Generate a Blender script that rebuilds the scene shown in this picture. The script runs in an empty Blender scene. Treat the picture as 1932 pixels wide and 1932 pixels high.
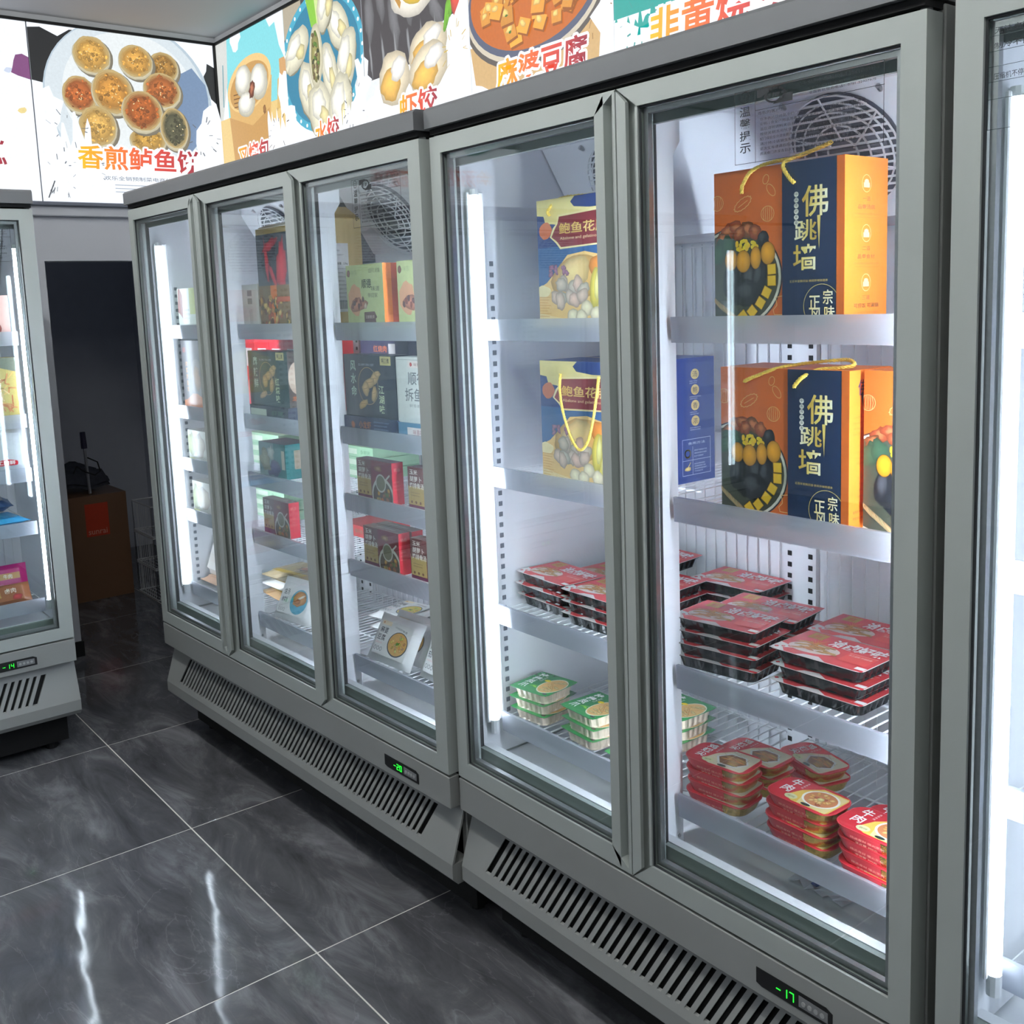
import bpy, bmesh, math, random
from mathutils import Vector, Matrix
random.seed(7)
PI = math.pi
COL = bpy.context.scene.collection
scn = bpy.context.scene

def lin(c, k=1.0):
    o = []
    for v in c[:3]:
        v = v / 255.0
        o.append((v / 12.92 if v <= .04045 else ((v + .055) / 1.055) ** 2.4) * k)
    return (o[0], o[1], o[2], 1.0)

# ------------------------------------------------------------------ camera
F_PX, U0, V0 = 1929.63, 976.93, 830.41          # focal length and principal point, pixels of the 1932 frame
CAM, YAW, PITCH, ROLL = Vector((3.6824, -1.2364, 1.5462)), .8972, .1356, -.0367
fw = Vector((-math.sin(YAW) * math.cos(PITCH), math.cos(YAW) * math.cos(PITCH), -math.sin(PITCH)))
rt = Vector((math.cos(YAW), math.sin(YAW), 0)); up = rt.cross(fw)
r2 = math.cos(ROLL) * rt + math.sin(ROLL) * up; u2 = -math.sin(ROLL) * rt + math.cos(ROLL) * up
cd = bpy.data.cameras.new('camera'); cam = bpy.data.objects.new('camera', cd); COL.objects.link(cam)
cam.matrix_world = Matrix(((r2.x, u2.x, -fw.x, CAM.x), (r2.y, u2.y, -fw.y, CAM.y), (r2.z, u2.z, -fw.z, CAM.z), (0, 0, 0, 1)))
cd.sensor_width = 36; cd.lens = F_PX / 1932 * 36
cd.shift_x = -(U0 - 966) / 1932; cd.shift_y = (V0 - 966) / 1932; cd.clip_start = .02
scn.camera = cam
# ------------------------------------------------------------------ world, exposure
wd = bpy.data.worlds.new('world'); scn.world = wd; wd.use_nodes = True
wd.node_tree.nodes['Background'].inputs[0].default_value = (.55, .62, .75, 1)
wd.node_tree.nodes['Background'].inputs[1].default_value = .06
scn.view_settings.view_transform = 'Standard'; scn.view_settings.look = 'None'
scn.view_settings.exposure = 0.3; scn.view_settings.gamma = 1.0; scn.view_settings.use_curve_mapping = False
cy = scn.cycles
cy.max_bounces = 8; cy.diffuse_bounces = 4; cy.glossy_bounces = 4; cy.transparent_max_bounces = 32; cy.adaptive_threshold = .015; cy.transmission_bounces = 6
cy.sample_clamp_indirect = 6.0; cy.caustics_reflective = False; cy.caustics_refractive = False
LED_E, LED_S, POSTER_E, LAMP_E = 70.0, 15.0, .95, 88.0   # emission of added mullion tubes and unseen right tubes, side wall tubes, light boxes, ceiling lamps

# ------------------------------------------------------------------ materials
MATS = {}
def mat(name, col=(200, 200, 200), rough=.5, metal=0., spec=.5, noise=.0, nscale=20., bump=0., bscale=60., coat=0.):
    if name in MATS: return MATS[name]
    m = bpy.data.materials.new(name); m.use_nodes = True; nt = m.node_tree; b = nt.nodes['Principled BSDF']
    b.inputs['Roughness'].default_value = rough; b.inputs['Metallic'].default_value = metal
    b.inputs['Specular IOR Level'].default_value = spec; b.inputs['Coat Weight'].default_value = coat
    b.inputs['Coat Roughness'].default_value = .08
    tc = nt.nodes.new('ShaderNodeTexCoord')
    n = nt.nodes.new('ShaderNodeTexNoise'); n.inputs['Scale'].default_value = nscale; n.inputs['Detail'].default_value = 3
    nt.links.new(tc.outputs['Object'], n.inputs['Vector'])
    r = nt.nodes.new('ShaderNodeValToRGB'); c = lin(col)
    r.color_ramp.elements[0].position = .3; r.color_ramp.elements[1].position = .7
    r.color_ramp.elements[0].color = tuple(v * (1 - noise) for v in c[:3]) + (1,)
    r.color_ramp.elements[1].color = tuple(min(1, v * (1 + noise)) for v in c[:3]) + (1,)
    nt.links.new(n.outputs['Fac'], r.inputs['Fac']); nt.links.new(r.outputs['Color'], b.inputs['Base Color'])
    if bump:
        n2 = nt.nodes.new('ShaderNodeTexNoise'); n2.inputs['Scale'].default_value = bscale; n2.inputs['Detail'].default_value = 2
        nt.links.new(tc.outputs['Object'], n2.inputs['Vector'])
        bp = nt.nodes.new('ShaderNodeBump'); bp.inputs['Strength'].default_value = bump; bp.inputs['Distance'].default_value = .01
        nt.links.new(n2.outputs['Fac'], bp.inputs['Height']); nt.links.new(bp.outputs['Normal'], b.inputs['Normal'])
    MATS[name] = m; return m

def emat(name, col, e):
    if name in MATS: return MATS[name]
    m = bpy.data.materials.new(name); m.use_nodes = True; nt = m.node_tree; nt.nodes.clear()
    o = nt.nodes.new('ShaderNodeOutputMaterial'); em = nt.nodes.new('ShaderNodeEmission')
    em.inputs[0].default_value = lin(col); em.inputs[1].default_value = e
    nt.links.new(em.outputs[0], o.inputs[0]); MATS[name] = m; return m

def printmat(name, rough=.35, coat=.3, emit=0., spec=.5):
    """ink: colour read from the mesh's colour attribute"""
    if name in MATS: return MATS[name]
    m = bpy.data.materials.new(name); m.use_nodes = True; nt = m.node_tree; b = nt.nodes['Principled BSDF']
    a = nt.nodes.new('ShaderNodeVertexColor'); a.layer_name = 'Col'
    tc = nt.nodes.new('ShaderNodeTexCoord'); n = nt.nodes.new('ShaderNodeTexNoise'); n.inputs['Scale'].default_value = 90
    nt.links.new(tc.outputs['Object'], n.inputs['Vector'])
    mr = nt.nodes.new('ShaderNodeMapRange'); mr.inputs[3].default_value = .9; mr.inputs[4].default_value = 1.1
    nt.links.new(n.outputs['Fac'], mr.inputs[0])
    mx = nt.nodes.new('ShaderNodeVectorMath'); mx.operation = 'SCALE'
    nt.links.new(a.outputs['Color'], mx.inputs[0]); nt.links.new(mr.outputs[0], mx.inputs['Scale'])
    if emit:
        b.inputs['Base Color'].default_value = (.05, .05, .05, 1)
        nt.links.new(mx.outputs[0], b.inputs['Emission Color']); b.inputs['Emission Strength'].default_value = emit
        b.inputs['Roughness'].default_value = .6
    else:
        nt.links.new(mx.outputs[0], b.inputs['Base Color'])
        b.inputs['Roughness'].default_value = rough; b.inputs['Coat Weight'].default_value = coat; b.inputs['Coat Roughness'].default_value = .1
        b.inputs['Specular IOR Level'].default_value = spec
    MATS[name] = m; return m

def clearmat(name, tint=(235, 245, 242), r0=.05, body=0., bodycol=(255, 255, 255), rough=.0, edge=5.):
    """thin clear pane: transparent, with Schlick reflection and (optionally) a milky body"""
    if name in MATS: return MATS[name]
    m = bpy.data.materials.new(name); m.use_nodes = True; nt = m.node_tree; nt.nodes.clear()
    o = nt.nodes.new('ShaderNodeOutputMaterial'); t = nt.nodes.new('ShaderNodeBsdfTransparent'); t.inputs[0].default_value = lin(tint)
    g = nt.nodes.new('ShaderNodeBsdfGlossy'); g.inputs['Roughness'].default_value = rough
    lw = nt.nodes.new('ShaderNodeLayerWeight'); lw.inputs[0].default_value = .5
    pw = nt.nodes.new('ShaderNodeMath'); pw.operation = 'POWER'; pw.inputs[1].default_value = edge
    nt.links.new(lw.outputs['Facing'], pw.inputs[0])
    mr = nt.nodes.new('ShaderNodeMapRange'); mr.inputs[3].default_value = r0; mr.inputs[4].default_value = 1
    nt.links.new(pw.outputs[0], mr.inputs[0])
    base = t.outputs[0]
    if body:
        d = nt.nodes.new('ShaderNodeBsdfDiffuse'); d.inputs[0].default_value = lin(bodycol)
        tl = nt.nodes.new('ShaderNodeBsdfTranslucent'); tl.inputs[0].default_value = lin(bodycol)
        ad = nt.nodes.new('ShaderNodeMixShader'); ad.inputs[0].default_value = .65
        nt.links.new(d.outputs[0], ad.inputs[1]); nt.links.new(tl.outputs[0], ad.inputs[2])
        mb = nt.nodes.new('ShaderNodeMixShader'); mb.inputs[0].default_value = body
        nt.links.new(t.outputs[0], mb.inputs[1]); nt.links.new(ad.outputs[0], mb.inputs[2]); base = mb.outputs[0]
    mx = nt.nodes.new('ShaderNodeMixShader'); nt.links.new(mr.outputs[0], mx.inputs[0])
    nt.links.new(base, mx.inputs[1]); nt.links.new(g.outputs[0], mx.inputs[2]); nt.links.new(mx.outputs[0], o.inputs[0])
    MATS[name] = m; return m

M_FRAME = mat('satin_grey_aluminium', (172, 179, 175), .42, .0, .5, .02, 6, .02, 900)
M_CAP = mat('dark_grey_cap_metal', (116, 118, 120), .45, .3, .5, .04, 5)
M_PANEL = mat('grey_painted_steel', (150, 153, 150), .45, .0, .5, .03, 4, .02, 700)
M_BLACK = mat('black_rubber', (14, 15, 17), .6)
M_DARK = mat('dark_recess', (8, 9, 10), .8)  # near-black for base and cap; also shade painted into slots and grille gaps
M_WHITE = mat('white_liner', (226, 228, 232), .4, 0, .5, .015, 3)
M_WIRE = mat('white_wire_coating', (226, 228, 230), .35)
M_STEEL = mat('spacer_bar', (190, 192, 194), .3, .8, .5, .05, 200)
M_GLASS = clearmat('door_glass', (250, 253, 252), .04)
M_RAIL = clearmat('clear_price_rail', (242, 245, 253), .05, .66, (246, 248, 255), .12, 3.)
M_FILM = clearmat('clear_film', (245, 248, 250), .07, .03, (255, 255, 255), .05, 3.)
M_LED = emat('led_tube_light', (230, 234, 255), LED_E)
M_LEDS = emat('side_led_tube_light', (234, 238, 255), LED_S)
M_ROPE = mat('gold_cord', (232, 198, 84), .35, .1, .6, .25, 300)
M_PRINT = printmat('printed_card')
M_PRINTM = printmat('printed_matte', .6, .0)
M_FILMP = printmat('printed_film', .25, .35)
M_POSTER = printmat('backlit_print', emit=POSTER_E)
M_GREEN7 = emat('green_digit_light', (40, 255, 60), 1.6)

# ------------------------------------------------------------------ mesh helpers
def link(name, me, m=None, parent=None):
    o = bpy.data.objects.new(name, me); COL.objects.link(o)
    if m is not None and me is not None and not me.materials: me.materials.append(m)
    if parent is not None: o.parent = parent
    return o
def tag(o, label=None, cat=None, group=None, kind=None):
    if label: o['label'] = label
    if cat: o['category'] = cat
    if group: o['group'] = group
    if kind: o['kind'] = kind
    return o

class MB:
    def __init__(s): s.v = []; s.f = []
    def add(s, vs, fs):
        b = len(s.v); s.v += [tuple(p) for p in vs]; s.f += [tuple(i + b for i in q) for q in fs]; return s
    def box(s, x0, x1, y0, y1, z0, z1):
        return s.add([(x0, y0, z0), (x1, y0, z0), (x1, y1, z0), (x0, y1, z0), (x0, y0, z1), (x1, y0, z1), (x1, y1, z1), (x0, y1, z1)],
                     [(0, 3, 2, 1), (4, 5, 6, 7), (0, 1, 5, 4), (1, 2, 6, 5), (2, 3, 7, 6), (3, 0, 4, 7)])
    def cbox(s, x0, x1, y0, y1, z0, z1, c=.002):
        """box with chamfered edges"""
        bm = bmesh.new(); bmesh.ops.create_cube(bm, size=1)
        for v in bm.verts: v.co = Vector(((x0 + x1) / 2 + v.co.x * (x1 - x0), (y0 + y1) / 2 + v.co.y * (y1 - y0), (z0 + z1) / 2 + v.co.z * (z1 - z0)))
        c = min(c, .45 * min(x1 - x0, y1 - y0, z1 - z0))
        bmesh.ops.bevel(bm, geom=list(bm.edges), offset=c, segments=1, affect='EDGES', profile=.5)
        bm.verts.index_update(); s.add([v.co[:] for v in bm.verts], [[v.index for v in f.verts] for f in bm.faces]); bm.free(); return s
    def prism(s, poly, a0, a1, ax='y'):
        """polygon extruded: ax y -> poly in (x,z); ax x -> poly in (y,z); ax z -> poly in (x,y)"""
        P = {'y': lambda p, a: (p[0], a, p[1]), 'x': lambda p, a: (a, p[0], p[1]), 'z': lambda p, a: (p[0], p[1], a)}[ax]
        n = len(poly); vs = [P(p, a0) for p in poly] + [P(p, a1) for p in poly]
        fs = [tuple(range(n))[::-1], tuple(range(n, 2 * n))] + [(i, (i + 1) % n, n + (i + 1) % n, n + i) for i in range(n)]
        return s.add(vs, fs)
    def tube(s, pts, r, seg=6, cap=True):
        pts = [Vector(p) for p in pts]; n = len(pts); vs = []; fs = []; ref = None
        for i, p in enumerate(pts):
            d = (pts[min(i + 1, n - 1)] - pts[max(i - 1, 0)]).normalized()
            if ref is None:
                ref = Vector((0, 0, 1)) if abs(d.z) < .9 else Vector((1, 0, 0))
            a = (ref - d * ref.dot(d)).normalized(); ref = a; b = d.cross(a)
            rr = r[i] if isinstance(r, (list, tuple)) else r
            for k in range(seg):
                t = 2 * PI * (k + .5) / seg; vs.append(p + a * (rr * math.cos(t)) + b * (rr * math.sin(t)))
        for i in range(n - 1):
            for k in range(seg):
                k2 = (k + 1) % seg; fs.append((i * seg + k, i * seg + k2, (i + 1) * seg + k2, (i + 1) * seg + k))
        if cap: fs += [tuple(range(seg))[::-1], tuple((n - 1) * seg + k for k in range(seg))]
        return s.add(vs, fs)
    def loft(s, rings, cap=True):
        n = len(rings[0]); vs = [p for r in rings for p in r]; fs = []
        for i in range(len(rings) - 1):
            for k in range(n):
                k2 = (k + 1) % n; fs.append((i * n + k, i * n + k2, (i + 1) * n + k2, (i + 1) * n + k))
        if cap: fs += [tuple(range(n))[::-1], tuple((len(rings) - 1) * n + k for k in range(n))]
        return s.add(vs, fs)
    def mesh(s, name, smooth=False):
        me = bpy.data.meshes.new(name); me.from_pydata(s.v, [], s.f); me.update()
        bm = bmesh.new(); bm.from_mesh(me); bmesh.ops.recalc_face_normals(bm, faces=bm.faces); bm.to_mesh(me); bm.free()
        if smooth:
            for p in me.polygons: p.use_smooth = True
        return me
    def build(s, name, m, parent=None, smooth=False):
        return link(name, s.mesh(name, smooth), m, parent)

def rrect(w, d, r, n=5):
    """rounded rectangle outline centred on 0"""
    o = []
    for cx, cy_, a0 in ((w / 2 - r, d / 2 - r, 0), (-w / 2 + r, d / 2 - r, 90), (-w / 2 + r, -d / 2 + r, 180), (w / 2 - r, -d / 2 + r, 270)):
        for k in range(n + 1):
            a = math.radians(a0 + 90 * k / n); o.append((cx + r * math.cos(a), cy_ + r * math.sin(a)))
    return o

# ------------------------------------------------------------------ flat print
_TC = bpy.data.curves.new('lettering_source', 'FONT'); _TO = bpy.data.objects.new('lettering_source', _TC)
_TCACHE = {}
def glyphs(body, bold=0.):
    key = (body, bold)
    if key in _TCACHE: return _TCACHE[key]
    if _TO.name not in COL.objects: COL.objects.link(_TO)
    _TC.body = body; _TC.resolution_u = 2; _TC.offset = bold; _TC.size = 1
    dg = bpy.context.evaluated_depsgraph_get(); dg.update()
    me = bpy.data.meshes.new_from_object(_TO.evaluated_get(dg))
    vs = [(v.co.x, v.co.y) for v in me.vertices]; fs = [tuple(p.vertices) for p in me.polygons]
    bpy.data.meshes.remove(me)
    if vs:
        x0 = min(v[0] for v in vs); x1 = max(v[0] for v in vs); y0 = min(v[1] for v in vs); y1 = max(v[1] for v in vs)
    else: x0 = y0 = 0; x1 = y1 = 1
    _TCACHE[key] = (vs, fs, x0, x1, y0, y1); return _TCACHE[key]

def blob(cx, cy_, rx, ry, rot=0, n=14, jit=.1, seed=None):
    rng = random.Random(seed) if seed is not None else random
    o = []
    for k in range(n):
        a = 2 * PI * k / n; j = 1 + rng.uniform(-jit, jit); x = rx * j * math.cos(a); y = ry * j * math.sin(a)
        o.append((cx + x * math.cos(rot) - y * math.sin(rot), cy_ + x * math.sin(rot) + y * math.cos(rot)))
    return o

class Print:
    EPS = 1.6e-5
    def __init__(s, w, h): s.w = w; s.h = h; s.v = []; s.f = []; s.c = []; s.l = 1
    def _clip(s, pts):
        for ax, lim, sg in ((0, 0, 1), (0, s.w, -1), (1, 0, 1), (1, s.h, -1)):
            o = []; n = len(pts)
            for i in range(n):
                p, q = pts[i], pts[(i + 1) % n]; a = sg * (p[ax] - lim) >= 0; b = sg * (q[ax] - lim) >= 0
                if a: o.append(p)
                if a != b:
                    t = (lim - p[ax]) / (q[ax] - p[ax]); o.append((p[0] + t * (q[0] - p[0]), p[1] + t * (q[1] - p[1])))
            pts = o
            if len(pts) < 3: return None
        return pts
    def poly(s, pts, col, up=True):
        if any(p[0] < 0 or p[0] > s.w or p[1] < 0 or p[1] > s.h for p in pts):
            pts = s._clip(pts)
            if not pts: return s
        if up: s.l += 1
        b = len(s.v); s.v += [(p[0], p[1], s.l * s.EPS) for p in pts]; s.f.append(tuple(range(b, b + len(pts)))); s.c.append(lin(col)); return s
    def rect(s, x, y, w, h, col, up=True): return s.poly([(x, y), (x + w, y), (x + w, y + h), (x, y + h)], col, up)
    def ell(s, cx, cy_, rx, ry, col, rot=0, n=24): return s.poly(blob(cx, cy_, rx, ry, rot, n, 0), col)
    def blob(s, cx, cy_, rx, ry, col, rot=0, jit=.12, n=14, k0=1.1, k1=.76):
        """rounded patch shaded from its middle to its rim"""
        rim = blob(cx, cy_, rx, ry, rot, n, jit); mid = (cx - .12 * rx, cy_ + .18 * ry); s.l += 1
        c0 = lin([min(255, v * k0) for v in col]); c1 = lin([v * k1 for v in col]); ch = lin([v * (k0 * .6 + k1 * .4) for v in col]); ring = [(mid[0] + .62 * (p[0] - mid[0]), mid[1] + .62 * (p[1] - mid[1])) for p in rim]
        inside = all(0 <= p[0] <= s.w and 0 <= p[1] <= s.h for p in rim)
        for i in range(n):
            j = (i + 1) % n
            for pts, cs in (([mid, ring[i], ring[j]], [c0, ch, ch]), ([ring[i], rim[i], rim[j], ring[j]], [ch, c1, c1, ch])):
                if not inside:
                    q = s._clip(pts)
                    if not q: continue
                    if len(q) != len(pts): cs = [cs[0]] * len(q)
                    pts = q
                b = len(s.v); s.v += [(p[0], p[1], s.l * s.EPS) for p in pts]; s.f.append(tuple(range(b, b + len(pts)))); s.c.append(cs)
        return s
    def line(s, pts, wd, col):
        s.l += 1
        for (x0, y0), (x1, y1) in zip(pts[:-1], pts[1:]):
            d = math.hypot(x1 - x0, y1 - y0) or 1; nx, ny = -(y1 - y0) / d * wd / 2, (x1 - x0) / d * wd / 2
            ex, ey = (x1 - x0) / d * wd * .3, (y1 - y0) / d * wd * .3
            s.poly([(x0 - ex + nx, y0 - ey + ny), (x0 - ex - nx, y0 - ey - ny), (x1 + ex - nx, y1 + ey - ny), (x1 + ex + nx, y1 + ey + ny)], col, False)
        return s
    def ring(s, cx, cy_, rx, ry, wd, col, n=28, rot=0):
        p = blob(cx, cy_, rx, ry, rot, n, 0); return s.line(p + [p[0]], wd, col)
    def text(s, body, x, y, w, h, col, bold=0., slant=0., rot=0., halo=None, hw=.0, grad=None, up=True):
        """fit the lettering into the box x,y,w,h; grad: list of colours along x"""
        vs, fs, x0, x1, y0, y1 = glyphs(body, bold); sx = w / max(x1 - x0, 1e-6); sy = h / max(y1 - y0, 1e-6)
        def T(p):
            a = (p[0] - x0) * sx; b = (p[1] - y0) * sy; a += slant * b
            return (x + a * math.cos(rot) - b * math.sin(rot), y + a * math.sin(rot) + b * math.cos(rot))
        P = [T(p) for p in vs]
        def put(dx, dy, c):
            b = len(s.v); s.v += [(p[0] + dx, p[1] + dy, s.l * s.EPS) for p in P]
            for q in fs:
                if any(P[i][0] + dx < 0 or P[i][0] + dx > s.w or P[i][1] + dy < 0 or P[i][1] + dy > s.h for i in q): continue
                s.f.append(tuple(i + b for i in q))
                if grad:
                    t = min(.9999, max(0, sum(P[i][0] - x for i in q) / len(q) / w)) * (len(grad) - 1); k = int(t); t -= k
                    s.c.append(lin([grad[k][j] * (1 - t) + grad[k + 1][j] * t for j in range(3)]) if c is None else lin(c))
                else: s.c.append(lin(c))
        if halo:
            s.l += 1
            for k in range(10): put(hw * math.cos(k * PI / 5), hw * math.sin(k * PI / 5), halo)
        if up: s.l += 1
        put(0, 0, None if grad else col); return s
    def vtext(s, body, x, y, cw, ch, col, gap=1.12, bold=0., grad=None):
        """characters stacked downwards from the top edge y"""
        for i, ch_ in enumerate(body): s.text(ch_, x, y - ch - i * ch * gap, cw, ch, col, bold, grad=grad, up=(i == 0))
        return s
    def lines(s, x, y, w, n, dy, h, col, seed=1, jit=.4):
        """rows of tiny print"""
        r = random.Random(seed); s.l += 1; src = '产品请按说明存放保持清洁每次使用后关门温度食品安全净含量配料表生产日期保质期冷冻'
        for i in range(n):
            ww = w * (1 - r.uniform(0, jit)); m = max(3, int(ww / (h * 1.15)))
            s.text(''.join(r.choice(src) for _ in range(min(m, 26))), x, y - i * dy, ww, h, col, up=False)
        return s
    def rounded(s, r):
        """trim the print to a rounded outline"""
        o = [(p[0] + s.w / 2, p[1] + s.h / 2) for p in rrect(s.w, s.h, r, 6)]; nv, nf, nc = [], [], []
        for f, c in zip(s.f, s.c):
            pts = [s.v[i] for i in f]; n0 = len(pts); z = pts[0][2]; pts = [(p[0], p[1]) for p in pts]; cut = False
            for i in range(len(o)):
                a, b = o[i], o[(i + 1) % len(o)]; S_ = lambda p: (b[0] - a[0]) * (p[1] - a[1]) - (b[1] - a[1]) * (p[0] - a[0])
                if all(S_(p) >= 0 for p in pts): continue
                cut = True; q = []
                for k in range(len(pts)):
                    u, v = pts[k], pts[(k + 1) % len(pts)]; su, sv = S_(u), S_(v)
                    if su >= 0: q.append(u)
                    if (su >= 0) != (sv >= 0): t = su / (su - sv); q.append((u[0] + t * (v[0] - u[0]), u[1] + t * (v[1] - u[1])))
                pts = q
                if len(pts) < 3: break
            if len(pts) < 3: continue
            bb = len(nv); nv += [(p[0], p[1], z) for p in pts]; nf.append(tuple(range(bb, bb + len(pts)))); nc.append(c if not (cut and isinstance(c, list)) else c[0])
        s.v, s.f, s.c = nv, nf, nc; return s
    def build(s, name, face, parent, m=None, dims=(0, 0, 0)):
        """face: front (-Y), right (+X), top (+Z); dims = w,d,h of the carrier centred on x,y with its base at z=0"""
        w, d, h = dims
        T = {'front': lambda p: (p[0] - s.w / 2, -d / 2 - p[2], p[1]), 'right': lambda p: (w / 2 + p[2], p[0] - s.w / 2, p[1]),
             'top': lambda p: (p[0] - s.w / 2, p[1] - s.h / 2, h + p[2])}[face]
        me = bpy.data.meshes.new(name); me.from_pydata([T(p) for p in s.v], [], s.f)
        at = me.color_attributes.new('Col', 'FLOAT_COLOR', 'CORNER'); data = []
        for p, c in zip(me.polygons, s.c): data += (list(c) * p.loop_total if not isinstance(c, list) else [x for q in c for x in q])
        at.data.foreach_set('color', data); me.update()
        return link(name, me, m or M_PRINT, parent)

# ------------------------------------------------------------------ places
ROW_A = .0326                                     # the three-door freezer stands a little askew to the room
FR = {'A': ((0, 0), ROW_A), 'B': ((1.7647, .0756), 0.0), 'C': ((2.9872, .0456), 0.0), 'D': ((-.04, -1.469), PI / 2), 'E': ((-.04, -3.238), PI / 2), 'R': ((0, 0), 0.0)}
def world(fr, x, y, z=0):
    (ox, oy), a = FR[fr]; return (ox + x * math.cos(a) - y * math.sin(a), oy + x * math.sin(a) + y * math.cos(a), z)
def place(o, fr, x, y, z, rz=0):
    o.location = world(fr, x, y, z); o.rotation_euler = (0, 0, FR[fr][1] + rz); return o
def empty(name):
    o = bpy.data.objects.new(name, None); COL.objects.link(o); o.empty_display_size = .05; return o
def dup(o, fr, x, y, z, rz=0, label=None, **kw):
    r = o.copy(); COL.objects.link(r); place(r, fr, x, y, z, rz)
    if label: r['label'] = label
    for ch in o.children:
        c = ch.copy(); COL.objects.link(c); c.parent = r
        for g in ch.children:
            q = g.copy(); COL.objects.link(q); q.parent = c
    return r
# ================================================================== THE ROOM
XW, YW, ZC = -1.141, .90, 2.82                    # left wall, back wall, ceiling
XE, YE = 7.2, -5.2                                # far ends of the shop behind the camera
def marble():
    m = bpy.data.materials.new('polished_grey_marble_tile'); m.use_nodes = True; nt = m.node_tree; b = nt.nodes['Principled BSDF']
    L = nt.links.new; tc = nt.nodes.new('ShaderNodeTexCoord'); oi = nt.nodes.new('ShaderNodeObjectInfo')
    mp = nt.nodes.new('ShaderNodeMapping'); mp.inputs['Rotation'].default_value = (0, 0, .5); mp.inputs['Scale'].default_value = (1, 3.2, 1)
    ad = nt.nodes.new('ShaderNodeVectorMath'); ad.operation = 'MULTIPLY_ADD'; ad.inputs[1].default_value = (1, 1, 1)
    cx = nt.nodes.new('ShaderNodeCombineXYZ'); ml = nt.nodes.new('ShaderNodeMath'); ml.operation = 'MULTIPLY'; ml.inputs[1].default_value = 40
    L(oi.outputs['Random'], ml.inputs[0]); L(ml.outputs[0], cx.inputs[0]); L(ml.outputs[0], cx.inputs[1])
    L(tc.outputs['Object'], mp.inputs[0]); L(mp.outputs[0], ad.inputs[0]); L(cx.outputs[0], ad.inputs[2])
    n1 = nt.nodes.new('ShaderNodeTexNoise'); n1.inputs['Scale'].default_value = 2.2; n1.inputs['Detail'].default_value = 9; n1.inputs['Roughness'].default_value = .65; n1.inputs['Distortion'].default_value = .8
    L(ad.outputs[0], n1.inputs['Vector'])
    r = nt.nodes.new('ShaderNodeValToRGB'); e = r.color_ramp.elements
    e[0].position = .3; e[0].color = lin((70, 71, 75)); e[1].position = .72; e[1].color = lin((140, 141, 145))
    x = e.new(.52); x.color = lin((96, 97, 101)); L(n1.outputs['Fac'], r.inputs[0])
    n2 = nt.nodes.new('ShaderNodeTexNoise'); n2.inputs['Scale'].default_value = 1.3; n2.inputs['Detail'].default_value = 6; n2.inputs['Distortion'].default_value = 1.6
    L(ad.outputs[0], n2.inputs['Vector'])
    v = nt.nodes.new('ShaderNodeValToRGB'); ve = v.color_ramp.elements; ve[0].position = .495; ve[0].color = (0, 0, 0, 1); ve[1].position = .505; ve[1].color = (0, 0, 0, 1)
    q = ve.new(.5); q.color = (.05, .05, .055, 1); L(n2.outputs['Fac'], v.inputs[0])
    mx = nt.nodes.new('ShaderNodeVectorMath'); mx.operation = 'ADD'; L(r.outputs[0], mx.inputs[0]); L(v.outputs[0], mx.inputs[1])
    L(mx.outputs[0], b.inputs['Base Color']); b.inputs['Roughness'].default_value = .07; b.inputs['Specular IOR Level'].default_value = .6
    n3 = nt.nodes.new('ShaderNodeTexNoise'); n3.inputs['Scale'].default_value = 4.5; n3.inputs['Detail'].default_value = 1; L(ad.outputs[0], n3.inputs['Vector'])
    bp = nt.nodes.new('ShaderNodeBump'); bp.inputs['Strength'].default_value = .22; bp.inputs['Distance'].default_value = .004
    L(n3.outputs['Fac'], bp.inputs['Height']); L(bp.outputs[0], b.inputs['Normal']); MATS['tile'] = m; return m
M_TILE = marble()
M_GROUT = mat('pale_grout', (228, 226, 220), .8)
M_WALL = mat('pale_blue_grey_wall', (212, 216, 224), .75, 0, .3, .02, 2)
M_DWALL = mat('storeroom_wall', (206, 210, 220), .85, 0, .3, .03, 2)
M_CEIL = mat('white_ceiling', (205, 207, 210), .85, 0, .3, .01, 2)

fl = MB().box(-3.4, XE, YE, 2.2, -.06, -.0012).build('floor', M_GROUT); tag(fl, 'polished dark grey marble tiled floor', 'floor', kind='structure')
tile = MB().cbox(-.398, .398, -.398, .398, -.02, 0, .0008).mesh('tile')
for i in range(-4, 9):
    for j in range(-6, 3):
        cx_, cy2 = -.038 + (i + .5) * .8, -.224 + (j + .5) * .8
        if cx_ < -3.4 or (cx_ < -1.6 and cy2 < -.7) or cx_ > XE or cy2 < YE: continue
        t = link('tile', tile, M_TILE, fl); t.location = (cx_, cy2, 0)
def struct(name, mb, m, label, cat): return tag(mb.build(name, m), label, cat, kind='structure')
struct('ceiling', MB().box(XW - .1, XE, YE, YW + .1, ZC, ZC + .08), M_CEIL, 'plain white shop ceiling', 'ceiling')
DY0, DY1, DZ = .005, .86, 1.792                   # doorway in the left wall
wl = MB().box(XW - .12, XW, YE, DY0, 0, ZC).box(XW - .12, XW, DY0, DY1, DZ, ZC).box(XW - .12, XW, DY1, YW + .1, 0, ZC)
struct('wall_left', wl, M_WALL, 'pale grey wall with an open doorway beside the freezers', 'wall')
struct('wall_back', MB().box(XW, XE, YW, YW + .1, 0, ZC), M_WALL, 'pale wall behind the long row of freezers', 'wall')
struct('wall_front', MB().box(XW, XE, YE - .1, YE, 0, ZC), M_WALL, 'pale shop wall behind the viewer', 'wall')
struct('wall_right', MB().box(XE, XE + .1, YE, YW, 0, ZC), M_WALL, 'pale shop wall at the far right end', 'wall')
struct('baseboard_left', MB().box(XW, XW + .012, -.34, DY0, 0, .07).box(XW - .12, XW + .012, DY0 - .0, DY0 + .008, 0, .07), M_BLACK, 'short black skirting board beside the doorway', 'baseboard')
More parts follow.
